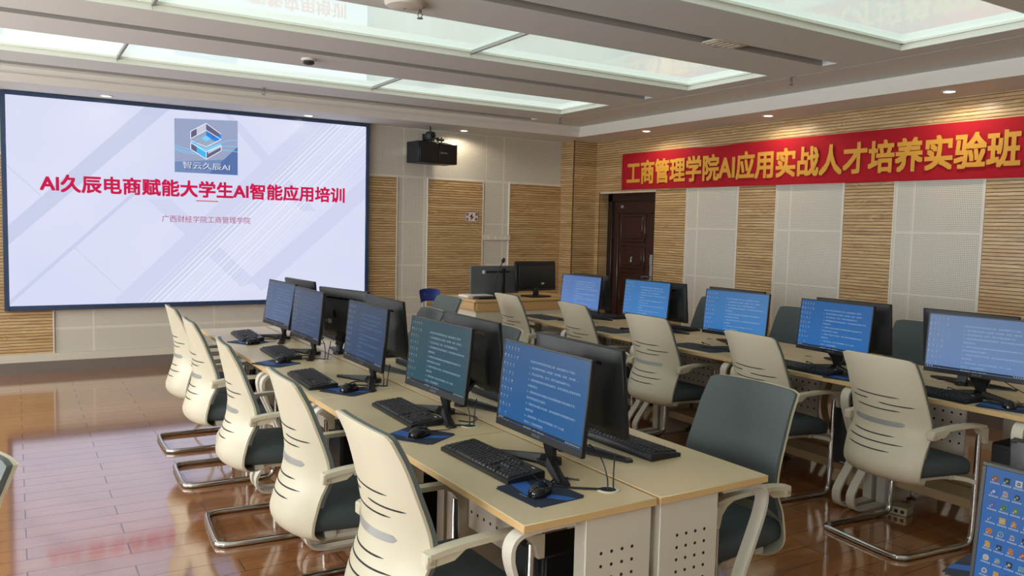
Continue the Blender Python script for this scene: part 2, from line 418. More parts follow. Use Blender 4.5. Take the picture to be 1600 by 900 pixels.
obj('lock_plate', lk, 'silver', d)
obj('door_handle', MB().cyl((.016, .237, 1.0), (-.04, .237, 1.0), .012).tube([(-.04, .237, 1.0), (-.045, .28, 1.0), (-.04, .36, .995)], .011), 'chrome', d)
obj('door_knocker', MB().cyl((.03, .63, 1.24), (-.004, .63, 1.24), .016).cyl((.0, .63, 1.22), (-.004, .63, 1.18), .010), 'silver', d)
obj('door_tag', MB().box((.024, .86, 1.93), (.03, .92, 1.97)), 'logo_grey', d)

# ------------------------------------------------------------------ ceiling fittings
names = {(0, 0): 'lit stretch film ceiling panel of the row nearest the video wall, left cell', (0, 1): 'lit ceiling panel of the row nearest the video wall, middle cell mirroring the slide logo', (0, 2): 'lit ceiling panel of the row nearest the video wall, right cell by the corner',
         (1, 0): 'lit ceiling panel of the second row, left cell at the top edge', (1, 1): 'lit ceiling panel of the second row, middle cell mirroring red slide lettering', (1, 2): 'large lit ceiling panel of the second row, right cell beside the wide air slot', (2, 2): 'brightest lit ceiling panel, nearest one at the top right of the photo'}
for j, (a, b) in enumerate(ROWS):
    for i in range(3):
        x0, x1 = XC[i], XC[i+1]
        t = thing('ceiling_light', names.get((j, i), 'lit stretch film ceiling panel overhead outside the photo'), 'ceiling light', ((x0+x1)/2, (a+b)/2, H), 0, 'lit stretch film ceiling panels')
        hx, hy = (x1-x0)/2-.002, (b-a)/2-.002
        obj('diffuser', MB().box((-hx, -hy, .06), (hx, hy, .075)), 'film', t, smooth=False)
        f = MB()
        for q in (-1, 1):
            f.box((-hx, min(q*hy, q*(hy-.03)), .042), (hx, max(q*hy, q*(hy-.03)), .06)); f.box((-hx, min(q*hy, q*(hy-.004)), .001), (hx, max(q*hy, q*(hy-.004)), .042))
        for q in ((-1,) if i == 0 else ())+((1,) if i == 2 else ()):
            f.box((min(q*hx, q*(hx-.03)), -hy, .042), (max(q*hx, q*(hx-.03)), hy, .06)); f.box((min(q*hx, q*(hx-.004)), -hy, .001), (max(q*hx, q*(hx-.004)), hy, .042))
        obj('frame', f, 'film_frame', t, smooth=False)
        if i > 0: obj('divider', MB().box((-hx-.011, -hy, .03), (-hx+.009, hy, .058)), 'bar', t, smooth=False)
def downlight():
    t = thing('downlight', '', 'downlight')
    prof = [(.062, 0), (.062, -.006), (.05, -.009), (.045, -.004), (.045, 0)]
    obj('trim_ring', MB().lathe(prof), 'white', t)
    obj('lens', MB().lathe([(.0445, -.001), (.0445, -.005), (.02, -.0065)]), 'lamp', t)
    li = bpy.data.lights.new('beam', 'SPOT'); li.energy = DOWN; li.color = (1, .88, .68); li.spot_size = math.radians(168); li.spot_blend = .35; li.shadow_soft_size = .04
    lo = bpy.data.objects.new('beam', li); COL.objects.link(lo); lo.parent = t; lo.location = (0, 0, -.02)
    return t
mk = Maker(downlight)
for (x, y), l in [((4.97, 5.87), 'lit round downlight over the left end of the red banner'), ((5.03, 4.01), 'lit round downlight over the middle of the red banner'), ((5.03, 2.07), 'lit round downlight over the right end of the red banner'), ((3.225, 7.42), 'lit round downlight in the soffit right of the loudspeaker'), ((1.17, 7.40), 'lit round downlight over the right part of the video wall'), ((-.94, 7.37), 'lit round downlight over the left part of the video wall')]:
    mk((x, y, SOF), 0, l, 'recessed soffit downlights')
def sprinkler():
    t = thing('sprinkler_head', '', 'sprinkler')
    obj('escutcheon', MB().lathe([(.028, 0), (.028, -.004), (.012, -.012)]), 'silver', t)
    m = MB().cyl((0, 0, -.01), (0, 0, -.035), .009, n=10).cyl((0, 0, -.068), (0, 0, -.072), .02, n=12)
    m.tube([(.009, 0, -.03), (.016, 0, -.05), (.004, 0, -.068)], .003).tube([(-.009, 0, -.03), (-.016, 0, -.05), (-.004, 0, -.068)], .003)
    obj('spray_frame', m, 'plinth', t); return t
mk = Maker(sprinkler)
for (x, y), l in [((4.10, 2.96), 'pendent sprinkler head on the thin joint line at upper right'), ((4.06, 6.45), 'pendent sprinkler head near the soffit corner by the pilaster'), ((.462, 6.66), 'pendent sprinkler head above the video wall beside the air slot'), ((.465, 2.88), 'pendent sprinkler head beside the round white ceiling dome')]:
    mk((x, y, H), 0, l, 'sprinkler heads')
t = thing('smoke_detector', 'small white round smoke detector under the ceiling above the slide', 'smoke detector', (.39, 4.93, H))
obj('base', MB().lathe([(.062, 0), (.062, -.014), (.056, -.018)]), 'white', t); obj('sensor_cap', MB().lathe([(.045, -.018), (.048, -.036), (.036, -.046), (.02, -.05)]), 'charcoal', t)
t = thing('ceiling_access_point', 'large round white ceiling dome cut by the top edge of the photo', 'ceiling dome', (.335, 2.83, H))
obj('housing', MB().lathe([(.125, 0), (.125, -.012), (.112, -.028), (.06, -.038), (.01, -.04)], n=36), 'white', t); obj('indicator', MB().lathe([(.008, -.04), (.006, -.042)]), 'logo_grey', t)
t = thing('slot_cover', 'pale metal hatch bridging the wide ceiling air slot', 'ceiling hatch', (2.72, 2.435, H))
m = MB().box((-.16, -.085, -.004), (.16, .085, .01), bev=.003)
for k in range(5): m.box((-.13+.055*k, -.06, -.008), (-.095+.055*k, .06, -.003))
obj('hatch_plate', m, 'metal_white', t); obj('latch', MB().box((-.02, .085, -.006), (.02, .1, .004)), 'silver', t)

# ------------------------------------------------------------------ video wall
t = thing('video_wall', 'huge lit video wall showing a pale slide with red Chinese title', 'screen', (0, 7.6, 0))
led = t
SX0, SX1, SZ0, SZ1 = -1.817, 1.956, .706, 2.814
f = MB()
for lo, hi in (((SX0-.045, 0, SZ0-.05), (SX0, .088, SZ1+.04)), ((SX1, 0, SZ0-.05), (SX1+.048, .088, SZ1+.04)), ((SX0, 0, SZ0-.05), (SX1, .088, SZ0)), ((SX0, 0, SZ1), (SX1, .088, SZ1+.04))): f.box(lo, hi, bev=.004)
f.box((-.02, -.004, SZ0-.036), (.06, 0, SZ0-.014), 1)
obj('frame', f, ['frame_led', 'charcoal'], t)
m = emat((206, 211, 237), LED, name='slide ground'); nt = NT(m); v, p = nt.pos()
g = nt.noise(v, .7, 2); nt.l.new(nt.ramp(g, [(.3, lin((207, 212, 238))), (.7, lin((217, 219, 241)))]), nt.b.inputs['Emission Color'])
pic = obj('display', MB().box((SX0, .008, SZ0), (SX1, .085, SZ1)), [m], t, smooth=False)
e_band = emat((195, 202, 227), LED); e_band2 = emat((203, 207, 233), LED); e_white = emat((229, 231, 246), LED); e_line = emat((200, 206, 228), LED)
def clip(poly):
    def cut(P, f, mk):
        out = []
        for i in range(len(P)):
            a, b = P[i], P[(i+1) % len(P)]
            if f(a) >= 0: out.append(a)
            if f(a)*f(b) < 0: k = f(a)/(f(a)-f(b)); out.append((a[0]+(b[0]-a[0])*k, a[1]+(b[1]-a[1])*k))
        return out
    for f in (lambda q: q[0]-SX0, lambda q: SX1-q[0], lambda q: q[1]-SZ0, lambda q: SZ1-q[1]): poly = cut(poly, f, 0)
    return poly
def flat(mb, polyg, y, mi):
    q = clip(polyg)
    if len(q) > 2: mb.add([(a, y, b) for a, b in q], [tuple(range(len(q)))], mi)
def strip(a, b, w):
    a = Vector(a); b = Vector(b); d = (b-a).normalized(); nn = Vector((-d.y, d.x))*w/2
    return [tuple(a-nn), tuple(b-nn), tuple(b+nn), tuple(a+nn)]
gm = MB()
flat(gm, [(-2.3, .85), (-2.3, 1.02), (-.42, 2.95), (-.16, 2.95)], .0072, 0)
flat(gm, strip((-1.9, .66), (-.62, 1.93), .035), .0074, 0)
flat(gm, strip((-1.83, 2.13), (-1.53, 1.83), .012), .0074, 2); flat(gm, strip((-1.25, 1.32), (-.75, .79), .012), .0074, 2)
flat(gm, [(.15, 2.95), (.5, 2.68), (1.33, 1.76), (1.15, 1.76)], .0073, 1)
flat(gm, [(-.53, 1.83), (-.30, 1.84), (.62, .92), (.45, .86)], .0073, 1)
flat(gm, strip((-.75, .62), (1.5, 2.87), .34), .0073, 1)
flat(gm, strip((.62, .88), (2.1, 2.2), .2), .0074, 1)
obj('slide_bands', gm, [e_band, e_band2, e_line], pic, smooth=False, fix=False)
ln_ = MB()
for k in range(16):
    o_ = -.62+k*.062+random.uniform(-.01, .01); x = o_
    flat(ln_, strip((x-.1, .62), (x+2.1, .62+2.2*1.02), random.choice((.004, .008, .012))), .0068, 0)
obj('slide_lines', ln_, [e_white], pic, smooth=False, fix=False)
R3, U3 = (1, 0, 0), (0, 0, 1)
obj('slide_title', text_mb('AI久辰电商赋能大学生AI智能应用培训', (-1.53, .0055, 1.873), R3, U3, w=3.212, h=.176, bold=.03), [emat((196, 18, 74), LED)], pic, smooth=False, fix=False)
obj('slide_subtitle', text_mb('广西财经学院工商管理学院', (-.388, .0055, 1.588), R3, U3, w=.943, h=.075, bold=.004), [emat((172, 66, 104), LED)], pic, smooth=False, fix=False)
um = MB(); flat(um, [(-.034, 1.826), (.203, 1.826), (.203, 1.838), (-.034, 1.838)], .0055, 0)
obj('slide_underline', um, [emat((214, 96, 84), LED)], pic, smooth=False, fix=False)
lg = MB(); LC = [(150, 160, 192), (112, 136, 180), (196, 196, 216), (98, 96, 128), (30, 130, 225), (120, 205, 245), (70, 176, 235), (150, 170, 190), (190, 198, 222), (236, 240, 250), (84, 112, 165)]
def lp(pts, mi, y=.0052): lg.add([(a, y, b) for a, b in pts], [tuple(range(len(pts)))], mi)
lp([(-.255, 2.138), (.416, 2.138), (.416, 2.75), (-.255, 2.72)], 0, .0064)
lp([(-.255, 2.138), (.416, 2.138), (.416, 2.32), (-.255, 2.25)], 1, .0062)
lp([(.1, 2.138), (.416, 2.138), (.416, 2.46)], 10, .0060)
for dz in (0, .05, -.04):
    P = [(-.255+.0671*k, 2.40+dz*.5-.035*math.sin(k*.55)+(.03+dz)*max(0, (k-5)/5)) for k in range(11)]
    lg.add([(a, .0058, b) for a, b in P]+[(a, .0058, b+.007) for a, b in P], [(k, k+1, 12+k, 11+k) for k in range(10)], 5)
cx, cz = .075, 2.497
A = lambda x, z: (cx+x, cz+z)
lp([A(0, .196), A(-.163, .095), A(-.163, -.005+.02), A(0, .12)], 2); lp([A(-.163, .095), A(-.163, .015), A(-.10, .05), A(-.10, .13)], 3, .005); lp([A(0, .196), A(.16, .088), A(.08, .045), A(0, .115)], 3); lp([A(0, .115), A(.08, .045), A(.16, .088), A(.16, .03), A(.07, -.0), A(0, .06)], 4)
lp([A(-.163, -.005), A(0, .062), A(.10, .0), A(0, -.065), A(-.08, -.02)], 7); lp([A(-.05, .03), A(0, .062), A(.05, .03), A(0, .0)], 5, .005); lp([A(-.163, -.005), A(-.08, -.02), A(-.13, -.05)], 4, .005)
lp([A(-.163, -.03), A(0, -.12), A(0, -.20), A(-.163, -.10)], 6); lp([A(-.163, -.03), A(-.10, -.06), A(-.10, -.13), A(-.163, -.10)], 3, .005); lp([A(0, -.12), A(.16, -.035), A(.16, -.095), A(0, -.20)], 3)
lp([A(.02, -.115), A(.16, -.035), A(.16, -.055), A(.02, -.14)], 8, .005)
lp([A(-.163, -.008), A(0, -.09), A(.16, -.01), A(.16, -.03), A(0, -.115), A(-.163, -.03)], 5, .005)
for pts in ([(-.163, .095), (0, .196), (.16, .088)], [(-.163, .015), (0, .12), (.16, .03)], [(-.163, -.03), (0, -.12), (.16, -.035)], [(-.163, -.10), (0, -.20), (.16, -.095)], [(-.163, -.005), (0, -.065), (.16, .03)], [(0, -.12), (0, -.20)], [(-.163, .095), (-.163, .015)], [(-.163, -.03), (-.163, -.10)], [(.16, -.035), (.16, -.095)]):
    for p_, q_ in zip(pts, pts[1:]): lp(strip(A(*p_), A(*q_), .007), 9, .0045)
obj('slide_logo', lg, [emat(c, LED) for c in LC], pic, smooth=False, fix=False)
lt = text_mb('智云久辰AI', (-.165, .0052, 2.176), R3, U3, w=.50, h=.076, bold=.02)
text_mb('智云久辰AI', (-.172, .0048, 2.182), R3, U3, w=.50, h=.076, bold=.008, mi=1, mb=lt)
obj('slide_logo_lettering', lt, [emat((70, 86, 130), LED), emat((206, 214, 232), LED)], pic, smooth=False, fix=False)

# ------------------------------------------------------------------ banner, signs, loudspeaker
t = thing('banner', 'long red cloth banner with yellow Chinese lettering on the slatted right wall', 'banner', (X1-.036, 0, 0))
def ban(u, v):
    y = 6.77-5.42*u; top = 2.655-.024*u-.012*math.exp(-((u-.32)/.05)**2); bot = 2.172-.045*u
    return (-.004-.006*math.sin(u*40)*(.4+.6*v)-.004*math.sin(u*13+v*3), y, bot+(top-bot)*v)
b = MB().grid(ban, 120, 6); b.grid(lambda u, v: (ban(u, v)[0]+.002, ban(u, v)[1], ban(u, v)[2]), 120, 6)
cloth = obj('cloth', b, 'banner', t)
bl = text_mb('工商管理学院AI应用实战人才培养实验班', (0, 0, 0), (1, 0, 0), (0, 1, 0), w=5.03, h=.30, bold=.03)
bl.v = [(-.0165-z, 6.645-x, 2.243-.0035*x+y) for x, y, z in bl.v]
obj('lettering', bl, 'gold', t, smooth=False, fix=False)
t = thing('electric_safety_sign', 'small pale sign with a lightning bolt and four characters on the slats', 'sign', (3.5, PY-.017, 1.752))
obj('plate', MB().box((-.1, -.006, -.068), (.1, 0, .068), bev=.003), 'sign', t)
s = MB().add([(x, -.0065, z) for x, z in [(.012, .05), (-.04, -.008), (-.006, -.004), (-.022, -.056), (.036, .006), (.004, .002)]], [(0, 1, 2, 5), (2, 3, 4, 5)])
for ch, x, z in (('安', -.088, .012), ('全', -.088, -.052), ('用', .05, .012), ('电', .05, -.052)): text_mb(ch, (x, -.0065, z), R3, U3, w=.038, h=.04, bold=.03, mb=s)
for a, c in (((-.1, -.068), (.1, -.063)), ((-.1, .063), (.1, .068)), ((-.1, -.068), (-.095, .068)), ((.095, -.068), (.1, .068))): s.add([(a[0], -.0064, a[1]), (c[0], -.0064, a[1]), (c[0], -.0064, c[1]), (a[0], -.0064, c[1])], [(0, 1, 2, 3)])
obj('print', s, 'sign_ink', t, smooth=False, fix=False)
t = thing('trunking_cover', 'narrow white trunking strip across the perforated board between two slat panels', 'wall strip', (3.89, PY-.012, 1.475))
obj('cover', MB().box((-.222, -.016, -.036), (.222, 0, .036), bev=.003), 'cream', t)
e = MB()
for x in (-.13, -.03, .06, .12, .17): e.box((x, -.018, -.024), (x+.02, -.0155, .02)); e.box((x, -.018, -.028), (x+.035, -.0155, -.02))
obj('raised_marks', e, 'wall', t, smooth=False)
t = thing('loudspeaker', 'black box loudspeaker hung on the front wall right of the video wall', 'loudspeaker', (2.77, 7.40, 2.40), .12)
obj('cabinet', MB().box((-.29, -.13, 0), (.29, .16, .265), bev=.008), 'speaker', t)
g = MB().box((-.275, -.142, .012), (.0, -.128, .253), bev=.006).box((.008, -.142, .012), (.275, -.128, .253), bev=.006)
obj('grille', g, 'black', t); l = MB().box((.03, -.1435, .12), (.052, -.141, .145)); l.box((.058, -.1432, .126), (.13, -.141, .14))
obj('badge', l, 'logo_grey', t, fix=False)
obj('bracket', MB().tube([(.08, .0, .265), (.08, .0, .33), (.08, .27, .33)], .012).tube([(.13, .0, .265), (.13, 0, .34)], .01).box((.02, .26, .27), (.2, .285, .4)).cyl((.06, 0, .31), (.16, 0, .31), .016), 'black', t)
t = thing('dome_camera', 'small dark dome camera hanging above the loudspeaker', 'camera', (2.70, 7.33, SOF))
obj('stem', MB().cyl((0, 0, 0), (0, 0, -.07), .008), 'black', t); obj('body', MB().lathe([(.02, -.065), (.055, -.075), (.07, -.1), (.07, -.14), (.05, -.175), (.01, -.185)]), 'charcoal', t); obj('lens', MB().cyl((0, -.066, -.12), (0, -.078, -.12), .028), 'black_gloss', t)

# ------------------------------------------------------------------ desks
def perf_plate(mb, f, us, vs, r=.0065):
    for u in us:
        for v in vs: a, b = f(u, v); mb.cyl(a, b, r, n=8, mi=1)
def desk():
    t = thing('computer_desk', '', 'desk')
    m = MB().box((0, 0, .725), (.512, .955, .75), bev=.0018)
    # edge band on the four sides: re-mark side faces
    for i, fc in enumerate(m.f):
        z = [m.v[k][2] for k in fc]
        if max(z)-min(z) > .015: m.mi[i] = 1
    obj('desktop', m, ['maple', 'maple_edge'], t)
    g = MB().lathe([(.038, .7495), (.038, .7525), (.030, .7535), (.029, .7505)], n=24, T=Matrix.Translation((.422, .143, 0))); g.lathe([(.029, .7502), (.028, .7508)], mi=1, T=Matrix.Translation((.422, .143, 0)))
    obj('grommet', g, ['metal_white', 'dark'], t)
    prof = smooth_path([(.20, 0, .716), (.08, 0, .716), (.005, 0, .705), (-.022, 0, .665), (-.012, 0, .60), (.03, 0, .50), (.075, 0, .40), (.085, 0, .34), (.055, 0, .25), (-.02, 0, .16), (-.055, 0, .10), (-.04, 0, .035), (.02, 0, .010), (.12, 0, .008), (.46, 0, .008)], 5)
    for y in (.045, .91): obj('leg', MB().tube([(p.x, y, p.z) for p in prof], 0, rect=(.052, .014), up=(0, 1, 0)), 'metal_white', t)
    for y0, y1, s in ((.012, .072, -1), (.883, .943, 1)):
        b = MB().box((.235, y0, .016), (.50, y1, .725), bev=.003)
        ys_ = y0-.0004 if s < 0 else y1+.0004
        perf_plate(b, lambda u, v: ((u, ys_, v), (u, ys_-s*.003, v)), [.297, .339, .381, .422], [.604-.042*k for k in range(8)], .0058)
        obj('side_panel', b, ['metal_white', 'dark'], t)
    p = MB().box((.30, .47, .40), (.312, .875, .722), bev=.002)
    perf_plate(p, lambda u, v: ((.2996, u, v), (.3026, u, v)), [.50+.05*k for k in range(8)], [.69-.055*k for k in range(5)], .007)
    obj('modesty_panel', p, ['metal_white', 'dark'], t)
    obj('shelf_rail', MB().box((.26, .075, .13), (.47, .88, .185), bev=.003), 'rail_wood', t)
    return t
mk_desk = Maker(desk)
FX = .519; PITCH = .96
ordn = ['nearest', 'second', 'third', 'fourth', 'farthest']
gL = 'desks of the centre double row, left side'; gR = 'desks of the centre double row, right side'
for k in range(5): mk_desk((-FX, k*PITCH, 0), 0, '%s maple-topped desk on the left side of the centre double row' % ordn[k], 'computer desks')
for k in range(5): mk_desk((FX, k*PITCH+.955, 0), PI, '%s maple-topped desk on the right side of the centre double row' % ordn[k], 'computer desks')
RX = 2.41
for k in range(5): mk_desk((RX, k*PITCH+.03, 0), 0, '%s maple-topped desk of the right-hand row, on its side facing the room' % ordn[k], 'computer desks')
for k in range(5): mk_desk((RX+1.038, k*PITCH+.985, 0), PI, '%s maple-topped desk of the right-hand row, on its far side by the wall' % ordn[k], 'computer desks')
mk_desk((-FX, -.80-.955, 0), 0, 'desk below the lower right corner carrying the icon-covered monitor', 'computer desks')
mk_desk((FX, -.80, 0), PI, 'desk behind the icon-covered monitor at the lower right, pad on its edge', 'computer desks')

def tower():
    t = thing('computer_tower', '', 'computer')
    obj('case', MB().box((.012, 0, 0), (.30, .17, .36), bev=.004), 'black', t)
    f = MB().box((0, .002, .004), (.013, .168, .356), bev=.003).box((-.002, .02, .30), (.002, .15, .335), bev=.001)
    for k in range(6): f.box((-.001, .03, .05+.02*k), (.002, .14, .058+.02*k))
    obj('front_bezel', f, 'charcoal', t); obj('power_badge', MB().box((-.002, .06, .012), (.001, .11, .02)).box((-.002, .06, .012), (.001, .066, .05)), 'sticker', t)
    return t
mk_t = Maker(tower)
for k in range(5): mk_t((-FX+.20, k*PITCH+.19, .185), 0, 'black computer tower on the rail under the %s desk left of the centre row' % ordn[k], 'computer towers')
for k in range(5): mk_t((RX+.20, k*PITCH+.135, .185), 0, 'black computer tower on the rail under the %s desk of the right-hand row' % ordn[k], 'computer towers')

# ------------------------------------------------------------------ chairs
PROF = [(1.0, -.252, .218, .017), (.985, -.25, .222, .02), (.9, -.234, .227, .044), (.8, -.214, .232, .062), (.72, -.203, .236, .080), (.66, -.202, .239, .094), (.6, -.212, .241, .102), (.54, -.230, .241, .092), (.48, -.250, .240, .095), (.43, -.262, .238, .096), (.385, -.245, .234, .08), (.358, -.20, .228, .055), (.352, -.14, .216, .03), (.358, -.08, .20, 0)]
def prof(v):
    x = v*(len(PROF)-1); i = min(int(x), len(PROF)-2); f = x-i
    p = [PROF[max(i-1, 0)], PROF[i], PROF[i+1], PROF[min(i+2, len(PROF)-1)]]
    return [.5*(2*p[1][k]+(p[2][k]-p[0][k])*f+(2*p[0][k]-5*p[1][k]+4*p[2][k]-p[3][k])*f*f+(3*p[1][k]-p[0][k]-3*p[2][k]+p[3][k])*f**3) for k in range(4)]
def vz(z):                                       # profile parameter at height z on the upright part
    lo, hi = 0, 10/13
    for _ in range(30):
        m_ = (lo+hi)/2
        if prof(m_)[0] > z: lo = m_
        else: hi = m_
    return lo
def shell_pt(u, v, off=0, sc=1.0):
    z, x, hw, ef = prof(v); w = 2*u-1
    e = abs(w)**2.1*ef
    cr = max(0, 1-v*13/2.0)                      # rounded top corners
    zz = z-.005*cr*w*w-.011*cr*abs(w)**20
    if v > .72:                                  # rounded lower corners
        k = (v-.72)/.28; zz += .02*abs(w)**8*min(1, k*2.5)*(1-k)
    return (x+e+off, -w*hw*sc, zz)
def slab(o0, o1, v0, v1, nu=18, nv=36, sc=1.0, mi=0, mb=None):
    mb = mb or MB(); base = len(mb.v); w = nu+1
    for o in (o0, o1):
        for j in range(nv+1):
            for i in range(nu+1): mb.v.append(shell_pt(i/nu, v0+(v1-v0)*j/nv, o, sc))
    N = w*(nv+1)
    def q(*f): mb.f.append(tuple(base+k for k in f)); mb.mi.append(mi)
    for j in range(nv):
        for i in range(nu):
            a = j*w+i; q(a, a+1, a+w+1, a+w); q(N+a, N+a+w, N+a+w+1, N+a+1)
    for j in range(nv): a = j*w; q(a, a+w, N+a+w, N+a); a += nu; q(a, N+a, N+a+w, a+w)
    for i in range(nu): q(i, N+i, N+i+1, i+1); a = nv*w+i; q(a, a+1, N+a+1, N+a)
    return mb
def curved_strip(mb, u0, u1, z, h, off, sag, mi=0, n=24, round_=False):
    rows = []
    for i in range(n+1):
        f = i/n; u = u0+(u1-u0)*f; zc = z-sag*(1-(2*f-1)**2)*.5-sag*.3*f
        hh = h*(math.sqrt(max(0, 1-(2*f-1)**14)) if round_ else min(1, 8*f+.15, 8*(1-f)+.15))/2
        rows.append((u, zc, hh))
    vs = []
    for dz in (-1, 1):
        for o in (off, off+.0016):
            for u, zc, hh in rows: vs.append(shell_pt(u, vz(zc+dz*hh), o))
    k = n+1; fs = []
    for i in range(n):
        a, b, c, d_ = i, k+i, 2*k+i, 3*k+i
        fs += [(a, a+1, c+1, c), (b, d_, d_+1, b+1), (a, b, b+1, a+1), (c, c+1, d_+1, d_)]
    mb.add(vs, fs, mi)
def chair():
    t = thing('office_chair', '', 'chair')
    mb = slab(0, .011, 0, 1)
    # u runs from the sitter's left to right = from left to right seen from behind
    for u0, u1, z in [(.16, .76, .792), (.08, .36, .764), (.50, .90, .752), (.16, .76, .722), (.14, .72, .590), (.07, .82, .552), (.11, .71, .512)]:
        curved_strip(mb, u0, u1, z, .0055, -.0011, .006, 1)
    sh = obj('back_shell', mb, ['shell', 'dark'], t)
    b = MB(); curved_strip(b, .12, .80, .655, .026, -.0016, .006, 0, round_=True)
    obj('lumbar_inlay', b, 'silver', t)
    obj('back_mesh', slab(.0125, .028, .006, vz(.50), sc=.992), 'mesh', t)
    def cush(u, v):
        a = 2*u-1; b_ = 2*v-1
        return a, b_
    c = MB().box((-.20, -.232, .385), (.255, .232, .476), bev=.038, seg=4)
    c.v = [(x, y*(1-.10*max(0, min(1, (.02-x)/.15))), z+(.012*(1-(y/.228)**2) if z > .43 else 0)-(.02*max(0, (x-.12)/.135)**2)) for x, y, z in c.v]
    obj('seat_cushion', c, 'seat', t)
    for s in (-1, 1):
        y = s*.258
        a = MB().tube(smooth_path([(-.125, y, .637), (-.05, y, .648), (.08, y, .655), (.2, y, .652), (.272, y, .642)], 4), 0, rect=(.018, .044), up=(0, 0, 1))
        a.box((-.138, y-.02, .602), (-.103, y+.02, .646), bev=.005); a.poly([(-.105, y-.014, .604), (-.105, y-.014, .635), (.0, y-.014, .64), (-.04, y-.014, .612)], (0, .028, 0))
        a.poly([(.19, y-.022, .645), (.285, y-.022, .635), (.285, y-.022, .555), (.262, y-.022, .555), (.25, y-.022, .60), (.225, y-.022, .628)], (0, .044, 0))
        ar = obj('armrest', a, 'shell', t)
        obj('bolt', MB().cyl((-.120, y+s*.020, .622), (-.120, y+s*.024, .622), .007, n=10), 'brass', ar)
    f = MB()
    path = []
    R = .055
    side = lambda s: [(.252, s*.25, .60), (.250, s*.25, .30), (.244, s*.25, .09), (.225, s*.25, .03), (.17, s*.25, .0155), (0, s*.25, .0152), (-.21, s*.25, .0152), (-.262, s*.235, .0152), (-.285, s*.18, .0152)]
    P = smooth_path(side(1)+side(-1)[::-1], 5)
    f.tube(P, .0150, n=10)
    obj('sled_base', f, 'chrome', t)
    u = MB()
    for s in (-1, 1): u.tube(smooth_path([(.246, s*.25, .345), (.20, s*.215, .36), (.1, s*.16, .368), (-.1, s*.15, .368)], 4), 0, rect=(.022, .03), up=(0, 0, 1))
    u.box((-.10, -.19, .355), (-.05, .19, .384), bev=.004); u.box((.12, -.2, .355), (.17, .2, .384), bev=.004)
    obj('seat_frame', u, 'metal_white', t)
    gl = MB()
    for x in (-.285, ): gl.box((x-.012, .1, .0), (x+.012, .14, .008)); gl.box((x-.012, -.14, 0), (x+.012, -.1, .008))
    gl.box((.12, .238, 0), (.16, .262, .008)); gl.box((.12, -.262, 0), (.16, -.238, .008))
    obj('foot_glides', gl, 'black', t)
    return t
mk_chair = Maker(chair)
gc = 'cream backed office chairs'
for k, (x, y, r) in enumerate([(-.62, .44, .02), (-.625, 1.32, -.02), (-.635, 2.34, -.08), (-.625, 3.37, -.03), (-.60, 4.205, -.01)]):
    mk_chair((x, y, 0), r, ['nearest cream chair on the left of the centre row, largest at the bottom', 'second cream chair from the camera on the left of the centre row', 'middle cream chair of five on the left of the centre row', 'fourth cream chair on the left of the centre row, partly behind the middle one', 'farthest cream chair on the left of the centre row, in front of the video wall'][k], gc)
for k, (x, y, r) in enumerate([(2.265, .585, -.11), (2.31, 1.49, -.10), (2.365, 2.54, .02), (2.42, 3.51, -.09), (2.35, 4.46, -.05)]):
    mk_chair((x, y, 0), r, ['large cream chair nearest the camera at the right-hand row, base fully seen', 'second cream chair at the right-hand row, half hidden by a dark grey chair front', 'middle cream chair at the right-hand row, seen with its whole back and armrest', 'fourth cream chair at the right-hand row, above the centre row monitors', 'farthest cream chair at the right-hand row, in front of the lectern'][k], gc)
for k, (x, y, r) in enumerate([(.625, .37, PI+.03), (.63, 1.41, PI+.02), (.62, 2.39, PI), (.655, 3.47, PI-.06), (1.28, 4.40, PI+.02)]):
    mk_chair((x, y, 0), r, ['chair with dark grey mesh front at the near right corner of the centre row', 'chair whose grey top just shows behind the nearest black monitor back', 'chair whose grey corner shows left of the second black monitor back', 'chair with grey mesh front below the blue chair back', 'chair with tall grey mesh front standing left of the lectern'][k], gc)
for k, (x, y) in enumerate([(3.66, 1.47), (3.66, 2.55), (3.70, 3.53)]):
    mk_chair((x, y, 0), PI, ['dark chair back by the right wall, nearest, left of the rightmost screen', 'dark chair back by the right wall, left of the fourth screen', 'dark chair back by the right wall, narrow strip left of the third screen'][k], gc)
mk_chair((-2.075, .52, 0), PI+.5, 'chair cut off by the left edge of the photo, only its rim showing', gc)

# ------------------------------------------------------------------ monitors
MW, MH, TILT = .56, .333, .10
RULES = ['欢迎各位同学来到实验室上课，请自觉遵守以下规定：', '1、禁止携带食物进入实验室（如早餐、奶茶、饮料等）。', '2、禁止乱丢垃圾、乱写、损坏仪器设备等行为。', '3、使用电脑前请先检查设备情况，如有问题请立即联系老师，', '并做好登记。', '4、使用完毕请关闭电脑并将桌椅摆放整齐保持桌面干净，', '经老师同意后方可离开。', '5、请爱护实验室公共设施，损坏者按照学校管理规定进行', '赔偿处理。', '6、请及时保存《作业文件和数据》到个人U盘。', '负责人：实验室管理员', '维护电话：0771 3831003']
_rm = {}
def rules_mesh(rgb=(158, 184, 206)):
    if rgb in _rm: return _rm[rgb]
    mb = MB(); z = .268
    for i, s_ in enumerate(RULES):
        first = s_[0] in '123456'
        text_mb(s_, (0, 0, z), (0, -1, 0), (0, 0, 1), h=.0088 if any(c > 'z' for c in s_) else .008, mb=mb); z -= .0222
    w = max(-v[1] for v in mb.v)
    mb.v = [(-.0014, v[1]*.325/w+.085-.0, v[2]) for v in mb.v]
    _rm[rgb] = mesh_of(mb, 'screen_lettering', [emat(rgb, .9)], smooth=False, fix=False); return _rm[rgb]
_icons = {}
